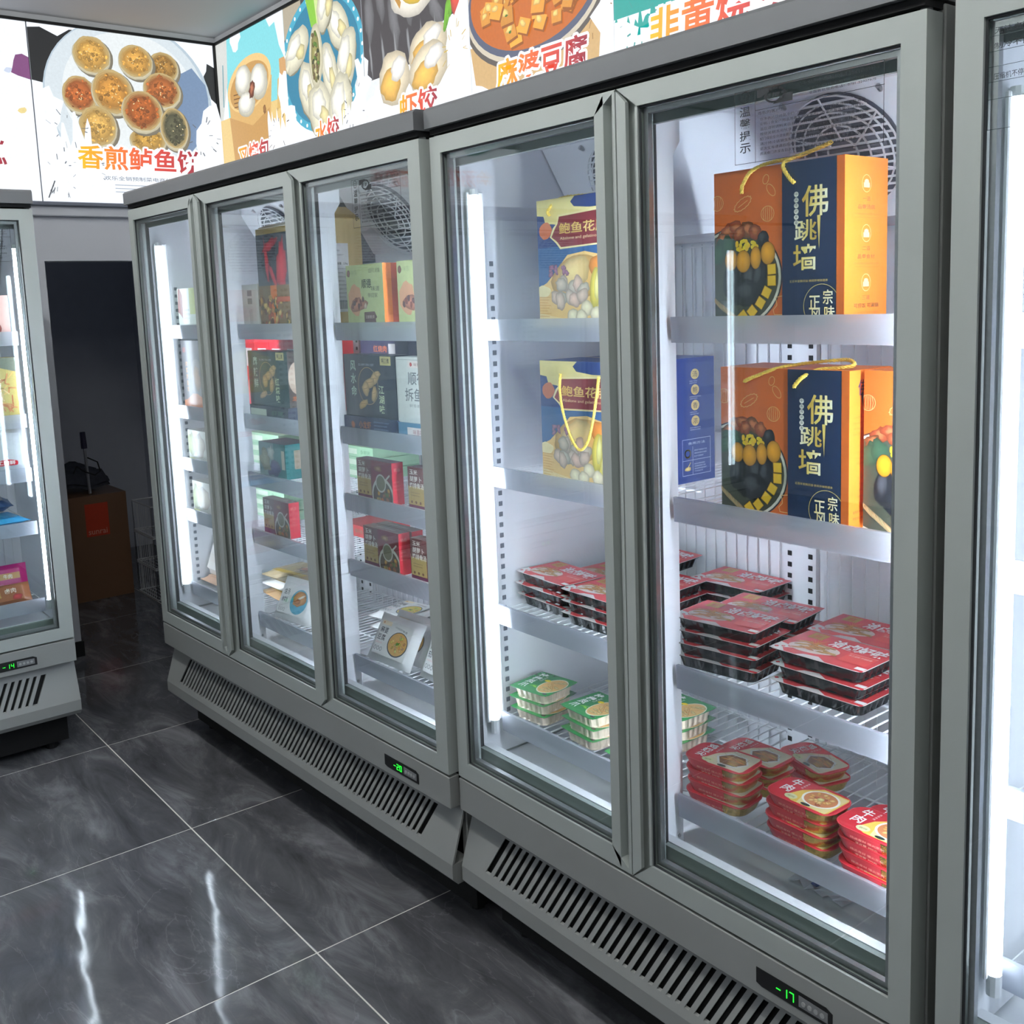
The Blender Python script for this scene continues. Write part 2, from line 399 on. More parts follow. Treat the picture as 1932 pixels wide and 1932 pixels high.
struct('trim_1', MB().cbox(XW, XW + .03, YE, YW, 1.985, 2.04, .003), M_WALL, 'pale ledge strip under the left light box', 'trim')
# storeroom behind the doorway
sr = MB().box(-3.3, -3.2, -.9, 2.1, 0, ZC).box(-3.3, XW - .12, 1.05, 1.15, 0, ZC).box(-3.3, XW - .12, -.75, -.65, 0, ZC)
struct('wall_storeroom', sr, M_DWALL, 'dim grey wall of the storeroom seen through the doorway', 'wall')

# ------------------------------------------------------------------ light box posters
WHITE = (236, 243, 252)
def splash(P, x, y, r, n=14, col=(60, 62, 66), seed=3):
    g = random.Random(seed)
    for _ in range(n):
        a = g.uniform(0, 2 * PI); d = r * g.uniform(.7, 1.35); px, py = x + d * math.cos(a), y + d * math.sin(a); l = g.uniform(.006, .028); t = a + g.uniform(-.4, .4)
        P.line([(px, py), (px + l * math.cos(t), py + l * math.sin(t))], g.uniform(.0012, .005), col)
def torn(P, x0, x1, y0, amp, seed, col=WHITE, depth=.4):
    """ragged white brush edge below a picture"""
    g = random.Random(seed); n = 22; pts = [(x0 + (x1 - x0) * k / n, y0 + g.uniform(-amp, amp) + amp * .8 * math.sin(k * 1.3)) for k in range(n + 1)]
    P.poly([(x0, y0 - depth)] + pts + [(x1, y0 - depth)], col)
FLAME = [(246, 196, 20), (240, 120, 50), (214, 70, 60), (150, 40, 60)]
def title(P, s, x, y, w, h, sub=True):
    P.text(s, x, y, w, h, None, .022, .06, halo=(250, 250, 253), hw=.0085, grad=FLAME)
    if sub:
        P.text('欢乐全销预制菜电商体验中心', x + w * .2, y - h * .38, w * .72, h * .17, (90, 95, 110))
        for k in range(3): P.rect(x + w * .28, y - h * (.58 + .14 * k), w * .5, h * .03, (150, 160, 175))
PZ0, PZ1 = 2.045, 2.785; PH = PZ1 - PZ0
def panel(label, P, wall, a0, wd):
    t = empty('light_box_poster'); tag(t, label, 'poster', 'light box food posters around the walls')
    if wall == 'back':
        t.location = (a0 + wd / 2, .865, PZ0)
        MB().box(-wd / 2, wd / 2, -.022, .03, 0, PH).build('light_box_body', M_WHITE, t)
        P.build('picture', 'front', t, M_POSTER, (wd, .046, PH))
    else:
        t.location = (-1.122, a0 + wd / 2, PZ0)
        MB().box(-.014, .02, -wd / 2, wd / 2, 0, PH).build('light_box_body', M_WHITE, t)
        P.build('picture', 'right', t, M_POSTER, (.042, wd, PH))
    return t
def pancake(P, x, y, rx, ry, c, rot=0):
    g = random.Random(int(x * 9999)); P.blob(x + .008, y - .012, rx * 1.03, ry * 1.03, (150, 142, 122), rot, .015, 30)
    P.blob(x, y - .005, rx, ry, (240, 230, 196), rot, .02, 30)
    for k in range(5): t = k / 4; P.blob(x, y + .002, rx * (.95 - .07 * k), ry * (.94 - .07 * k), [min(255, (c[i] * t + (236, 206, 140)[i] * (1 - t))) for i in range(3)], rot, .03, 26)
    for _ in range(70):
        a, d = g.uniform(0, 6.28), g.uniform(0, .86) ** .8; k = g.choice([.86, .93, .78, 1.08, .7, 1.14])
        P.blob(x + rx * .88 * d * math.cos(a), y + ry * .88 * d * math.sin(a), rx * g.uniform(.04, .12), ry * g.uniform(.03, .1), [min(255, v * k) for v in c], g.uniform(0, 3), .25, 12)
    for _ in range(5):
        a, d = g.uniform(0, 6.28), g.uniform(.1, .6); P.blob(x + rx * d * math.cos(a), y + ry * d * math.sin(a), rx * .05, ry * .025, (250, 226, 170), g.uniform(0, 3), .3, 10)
# left wall: pan-fried fish cakes
W0 = .825; P = Print(W0, PH); P.rect(0, 0, W0, PH, WHITE); X = lambda y: y - .015; Z = lambda z: z - PZ0
P.poly([(0, Z(2.765)), (.05, Z(2.772)), (.12, Z(2.742)), (.17, Z(2.775)), (.3, Z(2.78)), (.3, Z(2.5)), (.06, Z(2.54)), (0, Z(2.55))], (16, 18, 22))
P.poly([(W0, Z(2.68)), (.78, Z(2.70)), (.775, Z(2.665)), (.76, Z(2.64)), (.79, Z(2.54)), (W0, Z(2.51))], (16, 18, 22))
P.poly([(.55, PH), (.6, Z(2.77)), (.68, Z(2.70)), (.715, Z(2.65)), (.7, Z(2.64)), (.64, Z(2.69)), (.5, PH)], (22, 24, 28))
P.ell(.415, Z(2.50), .375, .35, (176, 192, 204), 0, 48); P.ell(.41, Z(2.505), .362, .338, (206, 216, 222), 0, 48); P.ell(.42, Z(2.515), .30, .28, (222, 228, 230), 0, 44)
P.poly(blob(.62, Z(2.47), .14, .2, -.3, 22, .12, 5), (112, 136, 168))
cakes = [(.587, 2.66, .07, .07, (176, 130, 60)), (.489, 2.33, .085, .06, (206, 160, 74)), (.27, 2.68, .082, .082, (224, 172, 84)), (.461, 2.672, .078, .074, (222, 166, 78)), (.205, 2.505, .075, .082, (190, 104, 48)),
         (.569, 2.555, .088, .082, (186, 106, 50)), (.345, 2.528, .092, .1, (212, 150, 66)), (.27, 2.375, .083, .092, (222, 176, 92)), (.47, 2.455, .093, .094, (180, 98, 42)), (.612, 2.39, .066, .096, (92, 92, 70))]
for y_, z_, a_, b_, c_ in cakes: pancake(P, X(y_), Z(z_), a_, b_, c_)
torn(P, 0, .22, Z(2.36), .05, 4); P.poly(blob(.03, Z(2.42), .08, .11, 0, 16, .2, 8), WHITE); torn(P, .2, W0, Z(2.27), .025, 12); P.poly(blob(.79, Z(2.33), .09, .16, 0, 18, .25, 2), WHITE)
for sx_, sz_, sd in ((.12, 2.35, 1), (.72, 2.36, 2), (.08, 2.15, 6), (.2, 2.2, 9)): splash(P, sx_, Z(sz_), .06, 12, (96, 100, 108), sd)
P.line([(.02, Z(2.06)), (.05, Z(2.13))], .005, (70, 72, 78)); title(P, '香煎鲈鱼饼', X(.166), Z(2.185), .55, .108)
panel('backlit poster of golden pan-fried fish cakes on a plate by the corner', P, 'left', .015, W0)
# further along the left wall (mostly beyond the frame, mirrored in the doors)
for k, (lab, tt, pc, fc) in enumerate((('backlit poster mostly white with a purple edge, left of the fish cakes', '红豆糯米糕', (124, 70, 120), (120, 60, 100)),
                                       ('backlit poster of sliced meat in a yellow dish along the left wall', '凉拌酸辣鸡', (196, 178, 30), (170, 110, 90)),
                                       ('backlit poster of pale dumplings in soup along the left wall', '金汤花胶鸡', (70, 140, 130), (220, 214, 200)))):
    P = Print(.825, PH); P.rect(0, 0, .825, PH, WHITE)
    if k == 0:
        P.poly(blob(.80, Z(2.60), .05, .05, 0, 12, .2, 3), pc); P.poly(blob(.3, Z(2.6), .26, .15, 0, 24, .1, 3), (205, 210, 216)); P.poly(blob(.3, Z(2.6), .17, .1, 0, 24, .1, 5), fc)
        P.poly(blob(.78, Z(2.42), .02, .012, .4, 9, .2), (226, 206, 140)); P.poly(blob(.74, Z(2.58), .018, .014, 0, 9, .3), (196, 206, 226))
    else:
        P.rect(0, Z(2.42), .825, .4, (40, 44, 50)); P.ell(.4, Z(2.56), .33, .2, pc, 0, 36); P.ell(.4, Z(2.57), .27, .16, tuple(int(v * .8) for v in pc), 0, 36)
        for q in range(26): P.blob(.4 + random.uniform(-.2, .2), Z(2.57) + random.uniform(-.1, .1), .035, .025, tuple(v * random.uniform(.8, 1.15) for v in fc), random.uniform(0, 3), .2)
    torn(P, 0, .825, Z(2.36), .03, 30 + k); title(P, tt, .2, Z(2.19), .5, .1); splash(P, .15, Z(2.25), .09, 16, (96, 100, 108), k)
    panel(lab, P, 'left', .015 - .83 * (k + 1), .825)
# back wall, from the corner: steamed buns, boiled dumplings, shrimp dumplings, braised bean curd, teal plate, and one more
BX = [-1.098, -.392, .240, .905, 1.570, 2.235, 2.90]
def back(i, label, draw):
    wd = BX[i + 1] - BX[i] - .002; P = Print(wd, PH); P.rect(0, 0, wd, PH, WHITE); draw(P, lambda x: x - BX[i], Z, wd); panel(label, P, 'back', BX[i] + .001, wd)
def d_bun(P, X, Z, wd):
    P.rect(.1, Z(2.4), wd - .1, .4, (128, 212, 220)); P.poly([(.0, Z(2.3)), (0, PH), (.13, PH), (.11, Z(2.6)), (.04, Z(2.45))], (206, 208, 204))
    P.line([(.05, Z(2.5)), (.07, Z(2.68))], .012, (120, 160, 168)); P.rect(.0, Z(2.22), wd, Z(2.44) - Z(2.22), (226, 196, 128))
    P.poly([(.62, Z(2.52)), (wd, Z(2.56)), (wd, Z(2.4)), (.6, Z(2.4))], (214, 178, 104)); P.rect(wd - .06, Z(2.5), .06, .1, (206, 160, 106))
    P.poly([(X(-.99), Z(2.55)), (X(-.96), Z(2.2)), (X(-.6), Z(2.2)), (X(-.53), Z(2.55))], (214, 172, 104)); P.poly([(X(-.99), Z(2.44)), (X(-.96), Z(2.2)), (X(-.6), Z(2.2)), (X(-.57), Z(2.42)), (X(-.75), Z(2.37))], (196, 150, 86))
    P.ell(X(-.765), Z(2.555), .232, .115, (232, 196, 130), .1, 40); P.ell(X(-.765), Z(2.545), .205, .095, (196, 150, 84), .1, 40)
    for k in range(4): P.line([(X(-.93), Z(2.53 - .018 * k)), (X(-.84), Z(2.525 - .018 * k))], .005, (120, 84, 40))
    for x, z, a, b in ((-.82, 2.575, .085, .07), (-.66, 2.545, .088, .078), (-.80, 2.47, .09, .055)):
        P.blob(X(x), Z(z), a, b, (226, 222, 200), 0, .04, 22); P.blob(X(x) - .008, Z(z) + .008, a * .85, b * .83, (247, 245, 232), 0, .05, 22)
    P.blob(X(-.735), Z(2.525), .028, .042, (120, 66, 46), -.5, .2); P.blob(X(-.735), Z(2.528), .016, .024, (180, 110, 80), -.5, .3)
    P.blob(X(-.62), Z(2.42), .014, .02, (150, 106, 60)); torn(P, .5, wd, Z(2.36), .04, 5); P.poly(blob(wd - .03, Z(2.46), .05, .1, 0, 14, .3, 6), WHITE)
    P.poly([(wd - .16, PH), (wd - .13, PH - .04), (wd - .08, PH - .03), (wd - .05, PH - .13), (wd, PH - .2), (wd, PH)], WHITE); P.poly(blob(.22, PH - .02, .05, .05, 0, 12, .3, 2), WHITE)
    splash(P, .6, Z(2.3), .07, 14, (110, 90, 70), 8); title(P, '叉烧包', X(-.93), Z(2.20), .33, .10)
back(0, 'backlit poster of white pork buns in a bamboo steamer, first from the corner', d_bun)
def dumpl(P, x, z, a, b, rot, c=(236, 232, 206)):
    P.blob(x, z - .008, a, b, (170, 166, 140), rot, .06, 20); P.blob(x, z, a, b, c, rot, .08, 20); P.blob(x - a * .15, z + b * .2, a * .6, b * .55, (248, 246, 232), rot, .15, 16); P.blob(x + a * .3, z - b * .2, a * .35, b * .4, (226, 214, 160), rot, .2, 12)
def d_dump(P, X, Z, wd):
    P.rect(0, Z(2.4), wd, .4, (74, 72, 76)); P.rect(0, Z(2.66), .16, .14, (176, 166, 146)); P.ell(.3, Z(2.52), .34, .27, (70, 168, 196), 0, 40); P.ell(.3, Z(2.52), .31, .24, (44, 128, 160), 0, 40)
    for k in range(34):
        a = k * 2 * PI / 34; P.ell(.3 + .325 * math.cos(a), Z(2.52) + .255 * math.sin(a), .008, .008, (236, 244, 246), 0, 8)
    P.poly([(.2, PH), (.24, Z(2.66)), (.3, Z(2.66)), (.31, PH)], (136, 196, 64)); P.poly([(.27, PH), (.29, Z(2.64)), (.33, Z(2.66)), (.35, PH)], (206, 226, 150))
    for q in ((.1, 2.60, .12, .07, .5), (.18, 2.43, .075, .11, .2), (.45, 2.62, .11, .07, 2.2), (.5, 2.48, .07, .13, -.4), (.37, 2.46, .06, .13, .2), (.36, 2.72, .1, .06, 1.2), (.28, 2.33, .1, .12, .5), (.44, 2.32, .09, .13, -.3)):
        dumpl(P, q[0], Z(q[1]), q[2], q[3], q[4])
    P.blob(.265, Z(2.545), .056, .125, (238, 232, 200), -.05, .04, 20); P.blob(.262, Z(2.545), .036, .098, (150, 146, 86), -.05, .1, 18)
    for k in range(26): P.blob(.262 + random.uniform(-.026, .026), Z(2.545) + random.uniform(-.085, .085), .009, .012, random.choice([(60, 66, 40), (92, 130, 50), (196, 190, 140), (110, 90, 60)]), random.uniform(0, 3), .3, 8)
    torn(P, .42, wd, Z(2.30), .05, 15); P.poly(blob(wd - .02, Z(2.38), .05, .1, 0, 16, .35, 9), WHITE); P.poly(blob(.0, Z(2.3), .09, .13, 0, 16, .3, 4), WHITE); splash(P, .55, Z(2.3), .07, 14, (80, 80, 84), 18)
    title(P, '水饺', X(-.175), Z(2.19), .2, .105)
back(1, 'backlit poster of boiled dumplings on a blue plate, second from the corner', d_dump)
def d_shrimp(P, X, Z, wd):
    P.rect(0, Z(2.36), wd, .43, (66, 62, 66))
    for k in range(7): P.blob(.05 + k * .085, Z(2.6 + .07 * math.sin(k * 2.1)), .03, .09, (112, 112, 116), .1 * k, .25); P.blob(.05 + k * .085, Z(2.45), .008, .07, (140, 142, 146), .1, .3)
    P.rect(0, Z(2.25), wd, Z(2.375) - Z(2.25), (226, 232, 238)); P.ell(.36, Z(2.325), .30, .06, (248, 250, 252), 0, 30); P.ell(.56, Z(2.40), .12, .09, (236, 240, 244), .2, 24); P.ell(.3, Z(2.28), .33, .06, (240, 243, 247), 0, 30)
    for x, z, a, b in ((.20, 2.355, .105, .095), (.42, 2.42, .12, .075), (.42, 2.35, .125, .085)):
        P.blob(x, Z(z), a, b, (240, 226, 196), .2, .07, 22); P.blob(x - .02, Z(z) - .02, a * .66, b * .6, (242, 190, 92), .2, .12, 18); P.blob(x + .03, Z(z) + .03, a * .5, b * .4, (252, 248, 240), .3, .15, 16)
    P.blob(.33, Z(2.61), .13, .075, (246, 240, 226), -.2, .05, 24); P.blob(.345, Z(2.625), .08, .05, (246, 208, 70), -.2, .1, 18); P.poly([(.1, PH), (.26, Z(2.58)), (.27, Z(2.6)), (.14, PH)], (190, 140, 60))
    for k in range(4): P.blob(wd - .12 + .015 * k, Z(2.5 + .02 * k), .014, .055, (120, 190, 50), -.3, .2)
    P.blob(wd - .06, Z(2.57), .04, .09, (226, 84, 70), -.1, .1); P.poly([(wd, Z(2.62)), (wd - .05, Z(2.52)), (wd - .1, Z(2.46)), (wd - .06, Z(2.4)), (wd - .12, Z(2.3)), (wd - .2, Z(2.24)), (wd, Z(2.2))], WHITE)
    P.poly([(0, Z(2.47)), (.03, Z(2.45)), (.02, Z(2.40)), (.05, Z(2.38)), (.0, Z(2.33))], WHITE); splash(P, wd - .08, Z(2.38), .06, 12, (200, 170, 40), 7)
    torn(P, 0, wd, Z(2.225), .012, 25); title(P, '虾饺', X(.46), Z(2.195), .245, .095)
back(2, 'backlit poster of shrimp dumplings against a dark background, third from the corner', d_shrimp)
def d_tofu(P, X, Z, wd):
    P.poly([(.0, Z(2.36)), (.03, Z(2.2)), (.6, Z(2.2)), (.62, Z(2.36)), (.5, Z(2.36))], (206, 170, 116))
    P.ell(.31, Z(2.45), .335, .2, (90, 84, 80), 0, 44); P.ell(.31, Z(2.458), .325, .192, (206, 196, 176), 0, 44); P.ell(.31, Z(2.465), .315, .183, (84, 92, 116), 0, 44); P.ell(.31, Z(2.475), .30, .172, (196, 104, 30), 0, 44)
    g = random.Random(4)
    for k in range(80):
        a, d = g.uniform(0, 6.28), g.uniform(0, .92) ** .5; x, z = .31 + .26 * d * math.cos(a), Z(2.475) + .145 * d * math.sin(a); s = g.uniform(.03, .045); t = g.uniform(-.5, .5)
        q = [(x + s * math.cos(t + w), z + s * .8 * math.sin(t + w)) for w in (.7, 2.3, 3.9, 5.4)]; c = g.uniform(.85, 1.1)
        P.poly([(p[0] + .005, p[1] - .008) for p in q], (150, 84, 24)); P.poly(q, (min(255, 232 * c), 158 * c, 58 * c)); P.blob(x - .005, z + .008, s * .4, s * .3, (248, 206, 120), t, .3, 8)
        if k % 5 == 0: P.blob(x, z, .007, .005, (70, 120, 40), 0, .3, 7)
    P.poly([(wd, Z(2.5)), (wd - .06, Z(2.42)), (wd - .02, Z(2.38)), (wd - .09, Z(2.33)), (wd - .05, Z(2.28)), (wd, Z(2.2))], WHITE); splash(P, .6, Z(2.36), .06, 12, (150, 110, 60), 3)
    torn(P, 0, wd, Z(2.215), .02, 35); title(P, '麻婆豆腐', X(1.04), Z(2.195), .42, .1)
back(3, 'backlit poster of braised bean curd cubes in a clay pot, fourth from the corner', d_tofu)
def d_teal(P, X, Z, wd):
    P.rect(0, Z(2.30), wd, .5, (30, 160, 152)); P.ell(.42, Z(2.46), .33, .17, (206, 222, 224), 0, 36); P.ell(.42, Z(2.47), .28, .14, (96, 84, 110), 0, 36)
    for k in range(20): P.blob(.42 + random.uniform(-.2, .2), Z(2.47) + random.uniform(-.1, .1), .05, .035, random.choice([(240, 220, 130), (232, 226, 206), (226, 160, 70)]), random.uniform(0, 3), .15)
    torn(P, 0, .2, Z(2.29), .03, 45, (30, 160, 152), .03); torn(P, .1, wd, Z(2.24), .025, 46); P.poly(blob(.02, Z(2.24), .08, .05, 0, 14, .3, 3), WHITE); splash(P, .1, Z(2.27), .06, 12, (60, 150, 146), 5)
    title(P, '韭黄烧卖', X(1.70), Z(2.195), .45, .1)
back(4, 'backlit poster with a teal background above the near freezer', d_teal)
def d_more(P, X, Z, wd):
    P.rect(0, Z(2.36), wd, .43, (70, 60, 54)); P.ell(.33, Z(2.5), .28, .16, (230, 232, 230), 0, 34)
    for k in range(18): P.blob(.33 + random.uniform(-.2, .2), Z(2.5) + random.uniform(-.1, .1), .045, .03, (214, 150, 80), random.uniform(0, 3), .15)
    title(P, '牛肉丸', .15, Z(2.195), .4, .1)
back(5, 'backlit poster of meatballs beyond the top right of the view', d_more)
# thin dark trims framing the light boxes
struct('trim_2', MB().box(-1.10, XE, .835, .846, PZ1, PZ1 + .012).box(-1.110, -1.092, YE, .846, PZ1, PZ1 + .012).box(-1.101, -1.094, .829, .842, PZ0, PZ1), M_BLACK, 'thin black edging along the top and corner of the light boxes', 'trim')
struct('trim_3', MB().cbox(-1.125, -1.088, YE, .842, PZ0 - .018, PZ0 - .001, .003), mat('grey_edging', (120, 126, 140), .5), 'grey edging strip under the left light boxes', 'trim')
# soffit closing the gap above the light boxes
struct('trim_4', MB().box(XW, XE, .84, YW, PZ1 + .012, ZC).box(XW, -1.10, YE, YW, PZ1 + .012, ZC), M_CEIL, 'white soffit above the light boxes', 'trim')
# ceiling lamps over the shop floor (the room's own lamps, above and behind the viewer)
for k, (x, y) in enumerate(((.5, -.85), (2.2, -.85), (3.9, -1.1), (1.2, -3.4), (3.2, -3.9))):
    t = empty('ceiling_lamp'); t.location = (x, y, ZC)
    tag(t, ('slim white tube lamp on the ceiling nearest the left wall', 'slim white tube lamp on the ceiling behind the viewer', 'slim white tube lamp on the ceiling at the right end', 'slim white tube lamp on the rear ceiling, left one', 'slim white tube lamp on the rear ceiling, right one')[k], 'lamp', 'tube lamps on the shop ceiling')
    MB().cbox(-.6, .6, -.03, .03, -.03, 0, .004).build('housing', M_WHITE, t)
    MB().tube([(-.58, 0, -.045), (.58, 0, -.045)], .018, 8).build('tube', emat('ceiling_tube_light', (250, 250, 248), LAMP_E) if k < 3 else emat('rear_tube_light', (250, 250, 248), LAMP_E * .3), t)
# ================================================================== GLASS DOOR FREEZERS
M_SILL = mat('grey_green_frame', (128, 136, 132), .5)
ZT, ZB, GT, GB = 1.9066, .4274, 1.8704, .468      # door top / bottom, glass top / bottom
def make_door(par, x0, W, sl, sr, handle, sticker=None):
    """one glass door: frame mesh, children glass, gasket, spacer, handle; local x from the door's left edge"""
    fr = MB()
    fr.prism([(0, ZT), (W, ZT), (W - sr, GT), (sl, GT)], 0, .04); fr.prism([(0, ZB), (sl, GB), (W - sr, GB), (W, ZB)], 0, .04)
    if handle == 'L':
        fr.prism([(0, ZB), (0, ZT), (sl, GT), (sl, GB)], .018, .04); fr.box(sl - .006, sl, .001, .018, GB, GT)
    else: fr.prism([(0, ZB), (0, ZT), (sl, GT), (sl, GB)], 0, .04)
    if handle == 'R':
        e = W - .032
        fr.prism([(W - sr, GB), (W - sr, GT), (e, ZT - .004), (e, ZB + .004)], 0, .04); fr.prism([(e, ZB), (e, ZT), (W, ZT), (W, ZB)], .02, .04)
    else: fr.prism([(W - sr, GB), (W - sr, GT), (W, ZT), (W, ZB)], 0, .04)
    d = fr.build('door', M_FRAME, par); d.location = (x0, 0, 0)
    g0, g1 = sl, W - sr
    MB().box(g0 - .004, g1 + .004, .009, .013, GB - .004, GT + .004).box(g0 - .004, g1 + .004, .025, .028, GB - .004, GT + .004).build('glass', M_GLASS, d)
    def rim(a, b, y0, y1):
        return (MB().box(g0 + a, g0 + b, y0, y1, GB + a, GT - a).box(g1 - b, g1 - a, y0, y1, GB + a, GT - a)
                .box(g0 + b, g1 - b, y0, y1, GT - b, GT - a).box(g0 + b, g1 - b, y0, y1, GB + a, GB + b))
    rim(.004, .013, .0135, .0245).build('spacer', M_STEEL, d); rim(-.001, .003, .005, .0085).build('gasket', mat('dark_gasket', (52, 56, 58), .5), d)
    rim(-.022, -.008, .0405, .056).build('magnetic_seal', M_BLACK, d)
    if handle == 'L':
        k = (ZT - GT) / sl
        MB().prism([(0.001, ZB + .004), (.001, ZT - .004), (.024, ZT - .026), (.024, ZB + .026)], -.002, .006).build('handle', M_FRAME, d)
    elif handle == 'R':
        MB().box(W - .008, W - .001, -.001, .02, ZB + .003, ZT - .003).build('handle', M_FRAME, d)
    hx = W - .012 if handle != 'R' else .012
    MB().tube([(hx, .02, ZT), (hx, .02, ZT + .018)], .008, 8).build('hinge_pin', M_CAP, d)
    if sticker:
        sw, sh, sx, sz = sticker[:4]; P = Print(sw, sh); K = (30, 36, 40)
        if len(sticker) > 4:
            for q in (0, .28, .44, .58, .72, .86, 1): P.line([(0, sh * q * .998 + .0004), (sw, sh * q * .998 + .0004)], .0006, (70, 84, 84))
            for q in (0, .17, .42, 1): P.line([(sw * q * .998 + .0004, 0), (sw * q * .998 + .0004, sh)], .0006, (70, 84, 84))
            for q, a, b in ((.88, '无法启动', '检查电源插座'), (.74, '制冷不良', '请调低设定温度'), (.60, '', '需吹风型产品'), (.46, '压缩机不停机', '频繁开门请减少'), (.32, '', '周围通风不好'), (.17, '', '此系正常现象'), (.06, '', '偶尔出现请放心')):
                if a: P.text(a, sw * .02, sh * q, sw * .13, sh * .06, K)
                P.text(b, sw * .2, sh * q, sw * .19, sh * .06, K); P.text('请联系当地售后服务人员', sw * .45, sh * q, sw * .4, sh * .06, K)
            st = P.build('notice_sticker', 'front', d, M_PRINTM, (sw, 0, sh)); st.location = (sx + sw / 2, .0085, sz); return d
        P.line([(0.001, .001), (sw - .001, .001), (sw - .001, sh - .001), (.001, sh - .001), (.001, .001)], .0008, K); P.line([(sw * .155, 0), (sw * .155, sh)], .0008, K); P.line([(sw * .155, sh * .70), (sw, sh * .70)], .0008, K)
        P.ring(sw * .08, sh * .9, sw * .036, sh * .075, .0012, K, 20); P.ell(sw * .066, sh * .915, .0012, .0014, K); P.ell(sw * .094, sh * .915, .0012, .0014, K); P.line([(sw * .06, sh * .885), (sw * .08, sh * .868), (sw * .1, sh * .885)], .0012, K)
        P.vtext('温馨提示', sw * .04, sh * .78, sw * .08, sh * .135, K, 1.22, .012)
        P.poly([(sw * .17, sh * .97), (sw * .30, sh * .97), (sw * .2, sh * .86), (sw * .17, sh * .86)], K); P.poly([(sw * .42, sh * .74), (sw * .28, sh * .74), (sw * .36, sh * .85), (sw * .42, sh * .85)], K)
        P.ring(sw * .3, sh * .855, sw * .07, sh * .09, .003, K, 20); P.text('倩博莱', sw * .21, sh * .82, sw * .18, sh * .07, K, .01, .2)
        P.text('山东倩博莱电器设备制造有限公司', sw * .47, sh * .9, sw * .5, sh * .05, K); P.text('全国统一订购热线：4007116210', sw * .53, sh * .83, sw * .4, sh * .035, K); P.text('全国售后服务电话：0711-22907975', sw * .53, sh * .77, sw * .42, sh * .035, K)
        P.text('尊敬的客户：', sw * .175, sh * .63, sw * .17, sh * .045, K); P.lines(sw * .19, sh * .55, sw * .76, 8, sh * .066, sh * .04, K, 4, .35)
        st = P.build('notice_sticker', 'front', d, M_PRINTM, (sw, 0, sh)); st.location = (sx + sw / 2, .0085, sz)
    return d

def wire_mesh(w, y0, y1):
    m = MB(); n = int(w / .0235); r = .0016
    for k in range(n + 1):
        x = .004 + (w - .008) * k / n; m.tube([(x, y0, 0), (x, y1, 0)], r, 4)
    for y in (y0, y0 + (y1 - y0) * .33, y0 + (y1 - y0) * .66, y1): m.tube([(0, y, -.004), (w, y, -.004)], r * 1.5, 4)
    m.tube([(0, y0 - .002, -.03), (w, y0 - .002, -.03)], r * 1.4, 4)
    for x in (0.003, w - .003):
        m.tube([(x, y0, -.004), (x, y0, -.032), (x, y0 + .06, -.032)], r * 1.4, 4); m.tube([(x, y0 + .02, -.004), (x, y0 + .08, -.032), (x, y1, -.02)], r * 1.4, 4)
    return m.mesh('wire_grid')
_SH = {}
def shelf(par, x0, x1, zt):
    w = round(x1 - x0, 3)
    if w not in _SH:
        rail = MB().prism([(.1045, -.031), (.1025, .012), (.1045, .012), (.1065, -.031)], 0, w, 'x'); rail.prism([(.1025, .012), (.1025, .0145), (.110, .0145), (.110, .012)], 0, w, 'x')
        rail.prism([(.1045, -.0335), (.1045, -.031), (.113, -.031), (.113, -.0335)], 0, w, 'x')
        _SH[w] = (wire_mesh(w, .112, .525), rail.mesh('price_rail'))
    t = link('wire_shelf', _SH[w][0], M_WIRE, par); t.location = (x0, 0, zt - .0135); link('price_rail', _SH[w][1], M_RAIL, t); return t

def slot_rail(z0, z1, xs=(-.027, .027)):
    b = MB().box(min(xs) - .014, max(xs) + .014, 0, .012, z0, z1); h = MB(); z = z0 + .03
    while z < z1 - .03:
        for x in xs: h.box(x - .0055, x + .0055, -.0006, .0002, z, z + .011)  # dark patches on the rail; the shade inside the holes is their colour
        z += .0255
    return b, h

def fan_grille(par, X, yc, zc, r=.112):
    """round fan guard lying on the slanted cover"""
    t = math.atan2(.12, .19); e = Vector((0, -math.sin(t), math.cos(t))); ax = Vector((1, 0, 0)); nrm = Vector((0, -math.cos(t), -math.sin(t)))
    P0 = Vector((X, yc, zc)); Q = lambda a, b, c=0: P0 + ax * a + e * b + nrm * c
    hole = MB().add([Q(r * math.cos(k * PI / 16), r * math.sin(k * PI / 16), .0015) for k in range(32)], [tuple(range(32))])  # flat disc on the cover; shade of the fan opening put into its colour
    f = hole.build('fan', mat('fan_hole_shade', (84, 86, 96), .6), par)
    bl = MB()
    for k in range(5):
        a = k * 2 * PI / 5; c, s = math.cos, math.sin
        bl.add([Q(.02 * c(a), .02 * s(a), .004), Q(.085 * c(a - .25), .085 * s(a - .25), .003), Q(.09 * c(a + .3), .09 * s(a + .3), .010), Q(.03 * c(a + .8), .03 * s(a + .8), .006)], [(0, 1, 2, 3)])
    bl.loft([[Q(.026 * math.cos(k * PI / 8), .026 * math.sin(k * PI / 8), c) for k in range(16)] for c in (.001, .008)]).build('fan_blade', mat('fan_grey', (120, 122, 130), .5), f)
    g = MB()
    for q in range(1, 16):
        b = -r + 2 * r * q / 16; hw = math.sqrt(max(0, r * r - b * b))
        g.tube([Q(-hw, b, .014), Q(hw, b, .014)], .0026, 4)
    for rr in (.03, .055, .08, .098, r): g.tube([Q(rr * math.cos(k * PI / 14), rr * math.sin(k * PI / 14), .015) for k in range(29)], .0019, 4, False)
    for k in range(6):
        a = k * PI / 3 + .3; g.tube([Q(.026 * math.cos(a), .026 * math.sin(a), .015), Q(.062 * math.cos(a + .25), .062 * math.sin(a + .25), .016), Q(r * math.cos(a + .35), r * math.sin(a + .35), .015)], .0019, 4)
    gg = g.build('fan_guard', M_WIRE, f); gg['kind'] = 'stuff'

